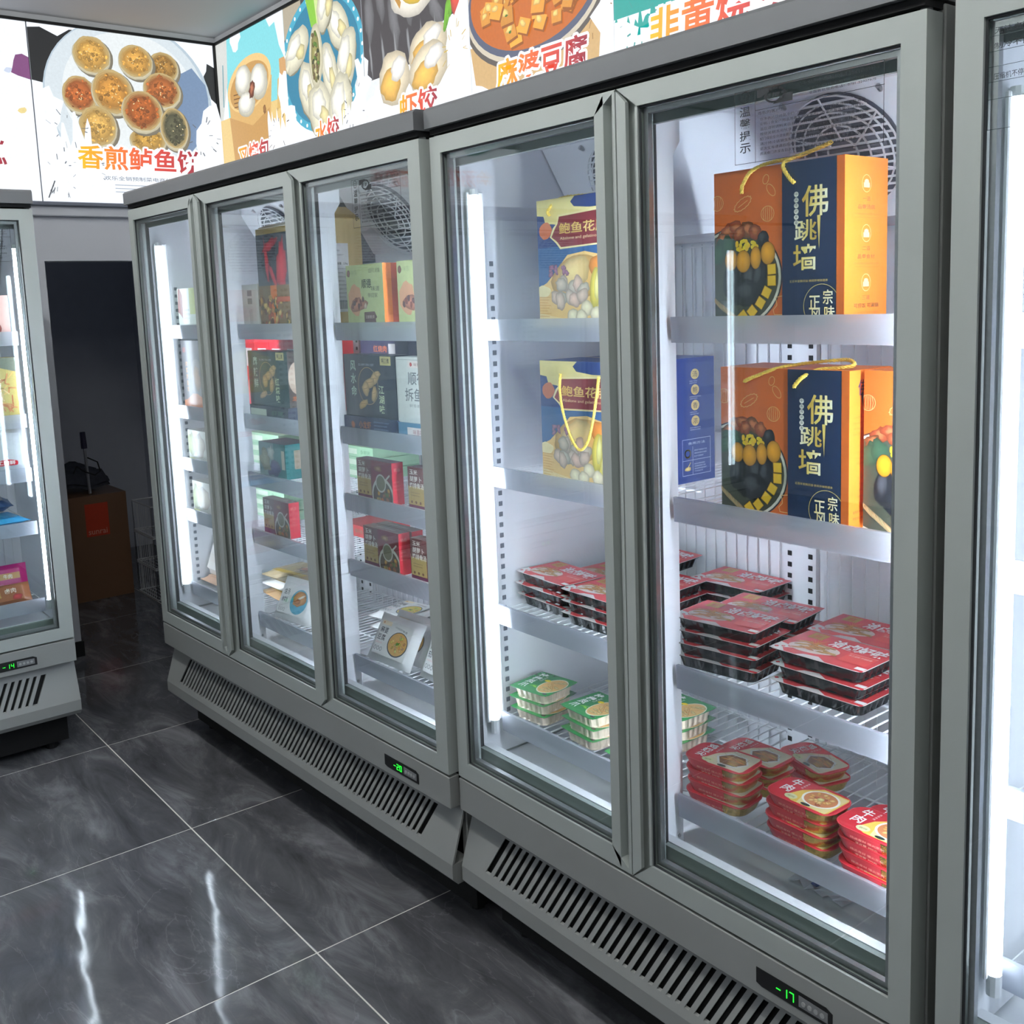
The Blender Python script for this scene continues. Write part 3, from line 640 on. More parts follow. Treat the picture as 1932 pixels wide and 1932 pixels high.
SEG = {'0': 'abcdef', '1': 'bc', '2': 'abged', '4': 'fgbc', '7': 'abc', '8': 'abcdefg', '-': 'g'}
def freezer(name, fr, gaps, doors, shelves, temp, label, covers, led_left=True, disp=None, slot=(.10, 1.0), stickers=()):
    L = gaps[-1]; t = empty(name); tag(t, label, 'freezer'); place(t, fr, 0, 0, 0)
    # carcass
    MB().cbox(0, .02, .046, .70, .145, 1.92, .002).build('side_panel', M_PANEL, t); MB().cbox(L - .02, L, .046, .70, .145, 1.92, .002).build('side_panel', M_PANEL, t)
    MB().box(.02, L - .02, .69, .70, .145, 1.92).build('rear_panel', M_PANEL, t)
    MB().box(.02, .026, .05, .56, .46, 1.905).build('inner_wall', M_WHITE, t); MB().box(L - .026, L - .02, .05, .56, .46, 1.905).build('inner_wall', M_WHITE, t)
    MB().box(.026, L - .026, .548, .56, .46, 1.905).build('inner_back', M_WHITE, t)
    MB().box(.02, L - .02, .05, .56, 1.895, 1.91).build('inner_ceiling', M_WHITE, t)
    MB().box(.02, L - .02, .05, .56, .44, .452).prism([(.0565, .452), (.0565, .496), (.085, .49), (.135, .452)], .026, L - .026, 'x').build('inner_floor', M_WHITE, t)
    MB().box(0.02, L - .02, .046, .056, 1.845, 1.925).build('front_frame', M_SILL, t)
    MB().box(.02, L - .02, .044, .056, .42, .494).build('front_sill', M_SILL, t)
    # cap
    c = MB().prism([(-.012, 1.924), (-.012, 1.962), (-.004, 1.969), (.66, 1.969), (.66, 1.924)], .0, L, 'x').build('top_cap', M_CAP, t)
    MB().box(.004, L - .004, .0, .05, 1.912, 1.9235).build('cap_recess', M_DARK, c)
    # lower fascia
    MB().cbox(0, L, 0, .03, .341, .4205, .0015).build('lower_fascia', M_PANEL, t)
    # sloping grille panel with its slats
    ya, za, yb, zb = .043, .341, -.003, .197; S = lambda z: ya + (yb - ya) * (za - z) / (za - zb)
    zs0, zs1 = .307, .215; dx = -.044; s0, s1 = slot; th = .006
    def quad(mb, a, b, c_, d_):                   # corner points (x,z) on the slope, given thickness
        pts = [(p[0], S(p[1]), p[1]) for p in (a, b, c_, d_)]
        mb.add(pts + [(p[0], p[1] + th, p[2] + .002) for p in pts], [(0, 1, 2, 3), (7, 6, 5, 4), (0, 4, 5, 1), (1, 5, 6, 2), (2, 6, 7, 3), (3, 7, 4, 0)])
    gp = MB(); quad(gp, (0, za), (0, zs0), (L, zs0), (L, za)); quad(gp, (0, zs1), (0, zb), (L, zb), (L, zs1))
    quad(gp, (0, zs0), (0, zs1), (s0 + dx, zs1), (s0, zs0)); quad(gp, (s1, zs0), (s1 + dx, zs1), (L, zs1), (L, zs0))
    g = gp.build('grille_panel', M_PANEL, t)
    MB().prism([(-.003, .197), (-.003, .16), (.012, .143), (.05, .143), (.05, .197)], 0, L, 'x').build('kick_lip', M_PANEL, t)
    MB().prism([(S(.32) + .014, .32), (S(.2) + .014, .2), (S(.2) + .018, .2), (S(.32) + .018, .32)], s0 + dx - .02, s1 + .02, 'x').build('grille_shade_sheet', M_DARK, g)  # dark sheet standing for the shade behind the slats
    n = max(3, round((s1 - s0) / .0235)); p = (s1 - s0) / n; sm = MB(); quad(sm, (-.0062, zs0), (-.0062 + dx, zs1), (.0062 + dx, zs1), (.0062, zs0)); sme = sm.mesh('slat')
    for k in range(1, n): o = link('slat', sme, M_PANEL, g); o.location = (s0 + k * p, 0, 0)
    MB().box(.03, L - .03, .09, .66, .03, .15).build('base', M_DARK, t)
    for fx in (.08, L - .08):
        for fy in (.13, .6): MB().tube([(fx, fy, 0), (fx, fy, .035)], .02, 10).build('foot', M_BLACK, t)
    # controller
    dx0 = disp; w_, z0, z1 = .152, .359, .391
    hb = MB().prism([(dx0, z0 + .004), (dx0, z1), (dx0 + w_ - .012, z1), (dx0 + w_, z1 - .006), (dx0 + w_, z0), (dx0 + .012, z0)], -.0012, .002).build('controller', M_BLACK, t)
    MB().prism([(dx0 + .088, z0 + .006), (dx0 + .088, z1 - .006), (dx0 + w_ - .008, z1 - .008), (dx0 + w_ - .008, z0 + .006)], -.002, 0).build('key_strip', mat('key_grey', (126, 128, 130), .4), hb)
    kb = MB()
    for k in range(4): kb.tube([(dx0 + .098 + .012 * k, -.0035, .374), (dx0 + .098 + .012 * k, -.001, .374)], .0042, 10)
    kb.build('key', mat('key_rim', (170, 172, 172), .4), hb)
    sg = MB(); x = dx0 + .042
    for ch in temp:
        w7, h7, b7 = (.0095, .016, .0022)
        R = {'a': (0, h7 - b7, w7, h7), 'g': (0, h7 / 2 - b7 / 2, w7, h7 / 2 + b7 / 2), 'd': (0, 0, w7, b7), 'f': (0, h7 / 2, b7, h7), 'b': (w7 - b7, h7 / 2, w7, h7), 'e': (0, 0, b7, h7 / 2), 'c': (w7 - b7, 0, w7, h7 / 2)}
        for q in SEG[ch]:
            a, b_, c2, d2 = R[q]; sg.box(x + a + .0004, x + c2 - .0004, -.0022, -.0012, .366 + b_ + .0004, .366 + d2 - .0004)
        x += .0135
    sg.build('digits', M_GREEN7, hb)
    # doors
    for i, (hd, sl, sr) in enumerate(doors):
        make_door(t, gaps[i] + .001, gaps[i + 1] - gaps[i] - .002, sl, sr, hd, dict(stickers).get(i))
    # mullions between the doors, each with an unseen tube added to light the shelves
    for gx in gaps[1:-1]:
        m = MB().prism([(.05, .455), (.128, .455), (.128, 1.80), (.146, 1.826), (.146, 1.895), (.05, 1.895)], gx - .022, gx + .016, 'x').build('mullion', M_WHITE, t)
        for z in (.475, 1.872):
            for y in (.075, .115): MB().tube([(gx + .016, y, z), (gx + .0185, y, z)], .0038, 8).build('screw', M_STEEL, m)
        MB().tube([(gx - .034, .068, .56), (gx - .034, .068, 1.78)], .009, 8).build('led_tube', M_LED, m)  # added tube, out of view behind the mullion, put in for its light
    for lx, s in ((.045, 1), (L - .05, -1)):
        lt = MB().tube([(lx, .082, .558), (lx, .082, 1.782)], .0105 if fr in 'ABC' else .0075, 10).build('led_tube', M_LED if s < 0 and fr in 'ABC' else M_LEDS, t, True)
        MB().cbox(lx - s * .011, lx - s * .004, .066, .112, .55, 1.79, .002).build('lamp_channel', M_WHITE, lt)
        MB().tube([(lx, .082, .525), (lx, .082, .5575)], .011, 10).build('lamp_holder', M_WHITE, lt); MB().tube([(lx, .082, 1.7825), (lx, .082, 1.795)], .011, 10).build('lamp_holder', M_WHITE, lt)
        b, h = slot_rail(.50, 1.68, (0,)); r = b.build('slot_rail', M_WHITE, t); h.build('slot', mat('slot_shade_grey', (92, 96, 106), .7), r)['kind'] = 'stuff'; r.location = (.0265 if s > 0 else L - .0265, .138, 0); r.rotation_euler = (0, 0, PI / 2 if s > 0 else -PI / 2)
    for gx in gaps[1:-1]:
        b, h = slot_rail(.50, 1.68); r = b.build('slot_rail', M_WHITE, t); h.build('slot', M_DARK, r)['kind'] = 'stuff'; r.location = (gx, .535, 0)
    # wire guard on the back wall
    wg = MB(); x = .06
    while x < L - .05:
        if min(abs(x - q) for q in gaps[1:-1] or [9]) > .05: wg.tube([(x, .54, .50), (x, .54, 1.66)], .0021, 4)
        x += .031
    for z in (.54, .78, .99, 1.22, 1.45, 1.655):
        for a, b in zip(gaps[:-1], gaps[1:]): wg.tube([(a + .055, .538, z), (b - .055, .538, z)], .0026, 4)
    o = wg.build('back_guard', M_WIRE, t); o['kind'] = 'stuff'
    # evaporator covers with fans
    for (a, b, fans) in covers:
        cv = MB().prism([(.30, 1.895), (.42, 1.705), (.425, 1.705), (.425, 1.675), (.545, 1.665), (.545, 1.672), (.43, 1.682), (.43, 1.71), (.306, 1.895)], a, b, 'x').build('evaporator_cover', M_WHITE, t)
        for fx in fans:
            fan_grille(cv, fx, .3625, 1.796)
            for q in (-.1, .1): MB().tube([(fx + q, .300, 1.884), (fx + q * .98, .312, 1.880)], .005, 8).build('screw', M_STEEL, cv)
    if len(covers) > 1 or covers[0][0] > .1:
        MB().box(covers[0][0] - .12, L - .05, .45, .545, 1.69, 1.89).build('evaporator_coil', mat('coil_fins', (120, 118, 122), .5, .4, .5, .3, 120), t)
    # shelves
    for i in range(len(gaps) - 1):
        for z in shelves: shelf(t, gaps[i] + (.045 if i == 0 else .026), gaps[i + 1] - (.028 if i < len(gaps) - 2 else .06), z)
    return t
GA, GBX = [0, .5565, 1.151, 1.752], [0, .5845, 1.169]
ZA, ZBS = [1.503, 1.218, 1.029, .840, .561], [1.505, 1.166, .835, .570]
freezer('display_freezer', 'A', GA, [('R', .041, .0525), ('L', .073, .026), ('L', .065, .045)], ZA, '-20', 'grey three-door glass display freezer in the middle showing minus twenty', [(.23, .65, (.44,)), (.90, 1.70, (1.11,))], disp=1.471, slot=(.147, 1.655), stickers=((2, (.21, .115, .30, 1.735)),))
freezer('display_freezer', 'B', GBX, [('R', .039, .056), ('L', .0495, .037)], ZBS, '-17', 'grey two-door glass display freezer at the right showing minus seventeen', [(.03, 1.14, (.26, .81))], disp=.882, slot=(.132, 1.055), stickers=((1, (.262, .112, .255, 1.745)),))
freezer('display_freezer', 'C', GBX, [('R', .037, .056), ('L', .0495, .037)], ZBS, '-18', 'grey glass display freezer cut off by the right edge of the view', [(.03, 1.14, (.26, .81))], disp=.882, slot=(.132, 1.055), stickers=((0, (.34, .13, .04, 1.735, 1)),))
freezer('display_freezer', 'D', GBX, [('R', .041, .0525), ('L', .065, .045)], ZA, '-14', 'grey glass display freezer at the left edge, standing on the left wall', [(.03, 1.14, (.26, .81))], disp=.888, slot=(.147, 1.072), stickers=((1, (.21, .115, .30, 1.735)),))
freezer('display_freezer', 'E', GA, [('R', .041, .0525), ('L', .073, .026), ('L', .065, .045)], ZA, '-18', 'grey glass display freezer farther along the left wall, mirrored in the doors', [(.03, 1.72, (.44, 1.11))], disp=1.471, slot=(.147, 1.655))
# ================================================================== PRODUCTS
def card(col): return mat('card_%d_%d_%d' % tuple(int(v) for v in col), col, .4, 0, .5, .02, 30, 0, 60, .15)
def carton(name, label, cat, w, d, h, col, group=None, c=.0012):
    o = MB().cbox(-w / 2, w / 2, -d / 2, d / 2, 0, h, c).build(name, card(col)); tag(o, label, cat, group); return o
def rope(pts, r=.0032, strands=3, turns=90.):
    """twisted cord along a smooth path"""
    P = [Vector(p) for p in pts]; path = []
    for i in range(len(P) - 1):
        p0, p1, p2, p3 = P[max(i - 1, 0)], P[i], P[i + 1], P[min(i + 2, len(P) - 1)]
        for k in range(10):
            t = k / 10; path.append(.5 * ((2 * p1) + (p2 - p0) * t + (2 * p0 - 5 * p1 + 4 * p2 - p3) * t * t + (3 * p1 - p0 - 3 * p2 + p3) * t ** 3))
    path.append(P[-1]); mb = MB(); L = 0; acc = [0]
    for a, b in zip(path[:-1], path[1:]): L += (b - a).length; acc.append(L)
    for s in range(strands):
        q = []
        for i, p in enumerate(path):
            d = (path[min(i + 1, len(path) - 1)] - path[max(i - 1, 0)]).normalized(); a = Vector((0, 0, 1)) if abs(d.z) < .9 else Vector((1, 0, 0))
            e1 = d.cross(a).normalized(); e2 = d.cross(e1); th = acc[i] * turns * 4 + s * 2 * PI / strands
            q.append(p + e1 * (r * .55 * math.cos(th)) + e2 * (r * .55 * math.sin(th)))
        mb.tube(q, r * .62, 5)
    return mb
# ---------------------------------------------------------------- orange soup gift box
GOLD, NAVY, ORNG = (222, 190, 80), (24, 44, 74), (222, 116, 44)
def gift_front(w, h):
    P = Print(w, h); P.rect(0, 0, w, h, (216, 106, 42)); LN = (238, 196, 130)
    cx, cy2, rx, ry = .165 * w, .30 * h, .375 * w, .325 * h
    P.ell(cx, cy2, rx * 1.03, ry * 1.03, (58, 52, 60), 0, 40); P.ell(cx, cy2, rx, ry, (226, 222, 206), 0, 40); P.ell(cx, cy2, rx * .95, ry * .95, (70, 74, 62), 0, 40)
    q = lambda u, v: ((u - 50) / 1340 * w, (1770 - v) / 1640 * h)       # from the picture of the box face
    g = random.Random(2)
    for u, v, a, b, r in ((200, 780, .07, .035, .3), (300, 740, .07, .03, -.2), (420, 770, .06, .035, -.5), (140, 850, .06, .03, .2), (500, 800, .05, .03, -.6), (330, 800, .05, .03, .4)):
        x, y = q(u, v); P.blob(x, y, a * w, b * w * 1.5, (150 + g.uniform(-20, 20), 78, 48), r, .2); P.blob(x, y + .002, a * w * .6, b * w * .8, (196, 116, 74), r, .25)
    for u, v in ((150, 950), (110, 1000), (200, 930)): x, y = q(u, v); P.blob(x, y, .07 * w, .06 * w, (60, 92, 70), g.uniform(0, 3), .2)
    for u, v, a, b in ((330, 1330, .085, .15), (450, 1290, .085, .15), (545, 1270, .06, .12), (240, 1300, .07, .12), (400, 1440, .13, .09), (590, 880, .045, .055)):
        x, y = q(u, v); P.blob(x, y, a * w, b * w, (40, 42, 48), -.15, .06, 20); P.blob(x - .003, y + .004, a * w * .5, b * w * .5, (72, 74, 80), -.15, .2, 14)
    for k in range(24):
        x, y = q(410 + g.uniform(-110, 110), 930 + g.uniform(-70, 60)); P.ell(x, y, .016 * w, .013 * w, (236, 200 + g.uniform(-20, 10), 44), g.uniform(0, 3), 10)
    for u, v, a, b in ((240, 1080, .05, .066), (375, 1100, .058, .07), (510, 1070, .042, .07), (640, 1030, .055, .07)):
        x, y = q(u, v); P.ell(x, y, a * w * 1.05, b * w * 1.05, (140, 84, 20), 0, 20); P.blob(x, y, a * w, b * w, (232, 160, 40), 0, 0, 20)
    for u, v, r in ((680, 1200, .05), (680, 1320, .0), (625, 1440, -.5), (560, 1550, -.6), (470, 1640, -.8), (370, 1690, -.9)):
        x, y = q(u, v); s = .034 * w; P.poly([(x + s * 1.4 * math.cos(r + a), y + s * 1.4 * math.sin(r + a)) for a in (.8, 2.36, 3.93, 5.5)], (176, 126, 20)); P.poly([(x + s * 1.25 * math.cos(r + a), y + s * 1.25 * math.sin(r + a)) for a in (.8, 2.36, 3.93, 5.5)], (238, 190, 52))
    for k in range(7):
        x, y = q(100 + 34 * k, 1560 + 28 * k); P.blob(x, y, .075 * w, .014 * w, (198 - 9 * (k % 3), 162, 118), -.75, .1, 10)
    for cx2, cy3, r in ((90, 455, 1), (640, 620, 2)):                   # line drawings: shell, nut
        x, y = q(cx2, cy3); P.ring(x, y, .05 * w, .048 * w, .0011, LN)
        for k in range(-2, 3): P.line([(x + k * .013 * w, y - .04 * w), (x + k * .018 * w, y), (x + k * .013 * w, y + .04 * w)], .0009, LN)
    pts = []; x, y = q(375, 490)
    for k in range(29):
        a = k * 2 * PI / 28; rr = 1 + (.16 if k % 2 else 0); X_, Y_ = .07 * w * rr * math.cos(a), .03 * w * rr * math.sin(a); pts.append((x + X_ * .88 - Y_ * .47, y + X_ * .47 + Y_ * .88))
    P.line(pts, .0011, LN); P.line([(x - .04 * w, y - .022 * w), (x + .04 * w, y + .02 * w)], .0009, LN)
    x, y = q(650, 330); P.ring(x + .02 * w, y - .03 * w, .045 * w, .024 * w, .0011, LN, 18, -.9); P.ring(x - .02 * w, y + .04 * w, .03 * w, .022 * w, .0011, LN, 16, 1.2)
    x, y = q(750, 1580); P.line([(x + .04 * w, y + .06 * w), (x - .02 * w, y + .05 * w), (x - .01 * w, y), (x - .04 * w, y - .03 * w), (x - .03 * w, y - .06 * w), (x + .05 * w, y - .06 * w)], .0011, LN)
    # navy band
    P.rect(.553 * w, 0, .397 * w, h, NAVY); GR = [(196, 154, 50), (238, 214, 120), (250, 246, 226)]
    P.text('佛', .70 * w, .655 * h, .19 * w, .19 * h, None, .012, .0, grad=GR); P.poly([(.812 * w, .66 * h), (.836 * w, .66 * h), (.826 * w, .45 * h)], (226, 198, 104))
    P.text('跳', .645 * w, .51 * h, .165 * w, .13 * h, None, .012, grad=GR[::-1]); P.text('墙', .635 * w, .33 * h, .175 * w, .16 * h, None, .012, grad=GR)
    for k in range(6): P.ell(.66 * w, (.80 - .035 * k) * h, .017 * w, .016 * h, (240, 236, 220), 0, 14)
    P.vtext('中国传统宴香', .648 * w, .812 * h, .024 * w, .02 * h, (40, 50, 70), 1.75)
    P.text('五百年香飘四溢·佛闻弃禅跳墙来', .61 * w, .255 * h, .28 * w, .016 * h, (214, 184, 100))
    P.ring(.845 * w, .105 * h, .13 * w, .135 * h, .0009, (226, 198, 110), 40); CR = [(240, 214, 130), (252, 248, 230)]
    P.text('宗', .855 * w, .115 * h, .07 * w, .09 * h, None, .015, grad=CR); P.text('味', .865 * w, .03 * h, .075 * w, .075 * h, None, .015, grad=CR)
    P.text('正', .755 * w, .085 * h, .08 * w, .085 * h, None, .015, grad=CR); P.text('风', .765 * w, .0 * h + .002, .08 * w, .085 * h, None, .015, grad=CR)
    P.rect(.95 * w, 0, .05 * w, h, (196, 98, 36)); return P
def gift_side(w, h, kind):
    P = Print(w, h); P.rect(0, 0, w, h, (248, 140, 52)); LG = (255, 214, 160); BR = (150, 84, 60)
    if kind == 0:
        for k, (a, b) in enumerate((('一道', '品壹汤底'), ('二道', '品壹食材'), ('三道', '可捞饭 可涮锅'))):
            y = h * (.84 - .30 * k); P.ring(.5 * w, y, .105 * w, .052 * h, .0009, LG, 24); P.rect(.43 * w, y - .025 * h, .14 * w, .03 * h, LG); P.ell(.5 * w, y + .012 * h, .05 * w, .014 * h, LG)
            P.text(a, .41 * w, y - .105 * h, .18 * w, .028 * h, BR); P.text(b, .3 * w if k < 2 else .22 * w, y - .155 * h, .4 * w if k < 2 else .58 * w, .028 * h, BR if k < 2 else (60, 44, 40), .005)
            P.text('浓汤慢炖精选食材营养美味', .2 * w, y - .19 * h, .6 * w, .012 * h, (206, 116, 60)); P.line([(.22 * w, y - .205 * h), (.8 * w, y - .205 * h)], .0004, (206, 116, 60))
    else:
        P.text('佛跳墙', .2 * w, .84 * h, .68 * w, .1 * h, (60, 50, 90), .012); P.poly([(.28 * w, .86 * h), (.33 * w, .86 * h), (.3 * w, .77 * h)], (60, 50, 90))
        P.lines(.1 * w, .70 * h, .8 * w, 4, .035 * h, .013 * h, (212, 112, 56), 6); P.lines(.15 * w, .48 * h, .6 * w, 3, .035 * h, .013 * h, (212, 112, 56), 8); P.lines(.2 * w, .32 * h, .5 * w, 4, .04 * h, .013 * h, (212, 112, 56), 9); P.lines(.1 * w, .1 * h, .7 * w, 2, .04 * h, .018 * h, (150, 84, 60), 10)
    return P
def gift_box(label, fr, x, y, z, kind, cord):
    w, d, h = .264, .121, .262; o = carton('gift_box', label, 'gift box', w, d, h, (226, 122, 48), 'orange soup gift boxes')
    gift_front(w, h).build('front_print', 'front', o, M_PRINT, (w, d, h)); gift_side(d, h, kind).build('side_print', 'right', o, M_PRINT, (w, d, h))
    rope([(p[0] - w / 2, p[1] - d / 2, p[2]) for p in cord]).build('cord_handle', M_ROPE, o, True); return place(o, fr, x + w / 2, y + d / 2, z)
gift_box('orange soup gift box with navy band standing on the top shelf', 'B', .70, .124, 1.492, 0, [(.064, -.004, .222), (.068, -.006, .236), (.085, -.002, .258), (.12, .006, .268), (.16, .02, .272), (.19, .04, .285), (.205, .05, .292), (.19, .045, .286), (.155, .012, .270), (.15, -.004, .258), (.163, -.006, .238), (.172, -.004, .228)])
gift_box('orange soup gift box with looped cord on the second shelf', 'B', .711, .124, 1.153, 1, [(.056, -.004, .238), (.07, -.005, .244), (.12, .002, .262), (.16, .03, .270), (.22, .05, .276), (.245, .04, .273), (.25, .03, .268), (.235, .02, .265), (.2, .01, .262), (.178, -.004, .25), (.165, -.005, .238), (.16, -.004, .232)])
gift_box('orange soup gift box half hidden by the door frame, second shelf', 'B', .985, .150, 1.153, 1, [(.064, -.004, .23), (.08, .0, .262), (.14, .02, .268), (.172, -.004, .235)])
# ---------------------------------------------------------------- blue abalone gift box
def aba_front(w, h):
    P = Print(w, h); P.rect(0, 0, w, h, (40, 62, 120)); P.rect(0, 0, w, .62 * h, (56, 96, 146)); CR = (234, 216, 150)
    P.poly([(0, h), (.45 * w, h), (.4 * w, .96 * h), (.44 * w, .92 * h), (.62 * w, .9 * h), (w, .9 * h), (w, .86 * h), (.3 * w, .83 * h), (.28 * w, .78 * h), (.2 * w, .80 * h), (.1 * w, .81 * h), (.08 * w, .87 * h), (0, .88 * h)], CR)
    P.poly(blob(.1 * w, .755 * h, .075 * w, .07 * h, .4, 16, .08, 4), (206, 110, 72)); P.poly([(.25 * w, .87 * h), (w, .9 * h), (w, .62 * h), (.27 * w, .60 * h), (.22 * w, .65 * h), (.15 * w, .70 * h), (.19 * w, .77 * h), (.23 * w, .80 * h)], (240, 224, 170))
    P.poly([(.265 * w, .855 * h), (w, .885 * h), (w, .63 * h), (.28 * w, .615 * h), (.235 * w, .66 * h), (.17 * w, .70 * h), (.21 * w, .76 * h), (.245 * w, .80 * h)], (134, 48, 58))
    P.text('鲍鱼花胶鸡', .26 * w, .715 * h, .68 * w, .088 * h, None, .015, grad=[(220, 180, 90), (246, 224, 160)]); P.text('Abalone and gelatinous chicken', .27 * w, .665 * h, .62 * w, .03 * h, (232, 206, 160))
    P.poly([(.0, 0), (0, .3 * h), (.1 * w, .34 * h), (.2 * w, .42 * h), (.35 * w, .55 * h), (.55 * w, .57 * h), (.8 * w, .52 * h), (w, .5 * h), (w, 0)], (238, 196, 130))
    g = random.Random(5)
    P.blob(.45 * w, .36 * h, .3 * w, .18 * h, (236, 186, 116), .2, .05, 24); P.blob(.42 * w, .40 * h, .2 * w, .12 * h, (244, 208, 146), .4, .08, 20); P.blob(.72 * w, .44 * h, .14 * w, .09 * h, (226, 140, 66), -.3, .1, 18); P.blob(.85 * w, .46 * h, .12 * w, .05 * h, (240, 176, 92), -.2, .1)
    for k in range(12): P.blob((.2 + g.uniform(0, .35)) * w, (.18 + g.uniform(0, .15)) * h, .07 * w, .055 * h, (224 - g.uniform(0, 26), 190, 176), g.uniform(0, 3), .18); 
    for k in range(8): P.blob((.15 + g.uniform(0, .2)) * w, (.40 + g.uniform(0, .06)) * h, .03 * w, .02 * h, (160, 110, 140), g.uniform(0, 3), .3)
    for x, y, a, b in ((.72, .24, .1, .2), (.86, .22, .09, .2), (.66, .28, .06, .16)): P.blob(x * w, y * h, a * w, b * h, (226, 206, 96), -.1, .05, 20); P.blob((x + .02) * w, (y + .02) * h, a * w * .5, b * h * .7, (242, 230, 150), -.1, .1, 16)
    for x, y in ((.56, .13), (.66, .08), (.4, .07), (.78, .06), (.5, .06), (.9, .09)): P.blob(x * w, y * h, .065 * w, .06 * h, (240, 226, 196), 0, .08, 16)
    P.poly([(0, 0), (0, .1 * h), (.15 * w, .07 * h), (.3 * w, .05 * h), (.5 * w, .02 * h), (.7 * w, 0)], (240, 214, 160))
    P.poly(blob(.06 * w, .27 * h, .08 * w, .05 * h, 0, 14, .1, 2), (244, 226, 176)); 
    for k in range(9): P.line([(.01 * w, (.05 + .022 * k) * h), ((.1 + .02 * (k % 3)) * w, (.047 + .022 * k) * h)], .0012, (214, 160, 84))
    return P
def aba_side(w, h):
    P = Print(w, h); P.rect(0, 0, w, h, (44, 66, 132)); G_ = (232, 206, 130); LT = (206, 216, 236)
    for k, c in enumerate('汤鲍香浓'):
        y = (.87 - .125 * k) * h; P.ell(.5 * w, y, .105 * w, .042 * h, G_, 0, 22); P.text(c, .44 * w, y - .024 * h, .12 * w, .048 * h, (50, 50, 80)); P.lines(.36 * w, y - .06 * h, .3 * w, 2, .016 * h, .01 * h, LT, k)
    r = [(.16 * w, .06 * h), (.88 * w, .06 * h), (.88 * w, .35 * h), (.16 * w, .35 * h), (.16 * w, .06 * h)]; P.line(r, .0009, LT); P.text('食用方法', .3 * w, .305 * h, .44 * w, .022 * h, LT)
    P.line([(.42 * w, .06 * h), (.42 * w, .29 * h)], .0008, LT); P.line([(.16 * w, .18 * h), (.88 * w, .18 * h)], .0008, LT); P.ring(.29 * w, .235 * h, .07 * w, .03 * h, .003, G_); P.blob(.29 * w, .11 * h, .08 * w, .018 * h, G_); P.line([(.29 * w, .12 * h), (.36 * w, .16 * h)], .002, G_)
    P.lines(.46 * w, .25 * h, .36 * w, 3, .024 * h, .012 * h, LT, 3); P.lines(.46 * w, .14 * h, .36 * w, 4, .02 * h, .012 * h, LT, 5); return P
def aba_box(label, fr, x, y, z, cord, d=.121):
    w, h = .268, .262; o = carton('gift_box', label, 'gift box', w, d, h, (44, 66, 130), 'blue abalone gift boxes')
    aba_front(w, h).build('front_print', 'front', o, M_PRINT, (w, d, h)); aba_side(d, h).build('side_print', 'right', o, M_PRINT, (w, d, h))
    rope([(p[0] - w / 2, p[1] - d / 2, p[2]) for p in cord]).build('cord_handle', M_ROPE, o, True); return place(o, fr, x + w / 2, y + d / 2, z)
aba_box('blue abalone chicken gift box on the top shelf', 'B', .212, .124, 1.492, [(.045, -.004, .228), (.045, -.006, .24), (.06, .02, .264), (.12, .06, .268), (.2, .03, .266), (.21, -.006, .25), (.212, -.004, .235)])
aba_box('blue abalone chicken gift box with hanging gold cord on the second shelf', 'B', .205, .124, 1.153, [(.072, -.004, .235), (.073, -.008, .2), (.085, -.010, .15), (.108, -.010, .10), (.135, -.011, .078), (.16, -.010, .10), (.178, -.010, .15), (.188, -.008, .2), (.19, -.004, .232)])
aba_box('blue abalone chicken gift box standing behind the corded one', 'B', .215, .252, 1.153, [(.072, .0, .262), (.08, .03, .268), (.13, .05, .27), (.19, .03, .268), (.195, .0, .262)])
# ---------------------------------------------------------------- black trays with red printed film
def tray_mesh(w, d, h, r, rib, flange):
    n = 6; top = rrect(w, d, r, n); bot = rrect(w * .93, d * .90, r * .9, n); m = MB()
    def dense(o, k=3):
        q = []
        for i in range(len(o)):
            a, b = o[i], o[(i + 1) % len(o)]; s = k * 5 if math.hypot(a[0] - b[0], a[1] - b[1]) > .02 else 1
            q += [(a[0] + (b[0] - a[0]) * t / s, a[1] + (b[1] - a[1]) * t / s) for t in range(s)]
        return q
    T, B = dense(top), dense(bot); rings = []
    for z, t in ((0, 0.0), (.12, .1), (.85, .92), (1, 1)):
        rg = []
        for i, (a, b) in enumerate(zip(B, T)):
            k = 1 - (rib if (i // 2) % 2 and 0 < z < 1 else 0); rg.append(((a[0] + (b[0] - a[0]) * t) * k, (a[1] + (b[1] - a[1]) * t) * k, z * h))
        rings.append(rg)
    m.loft(rings); fl_ = rrect(w + flange, d + flange, r + flange / 2, n); m.prism(fl_, h, h + .0012, 'z'); return m
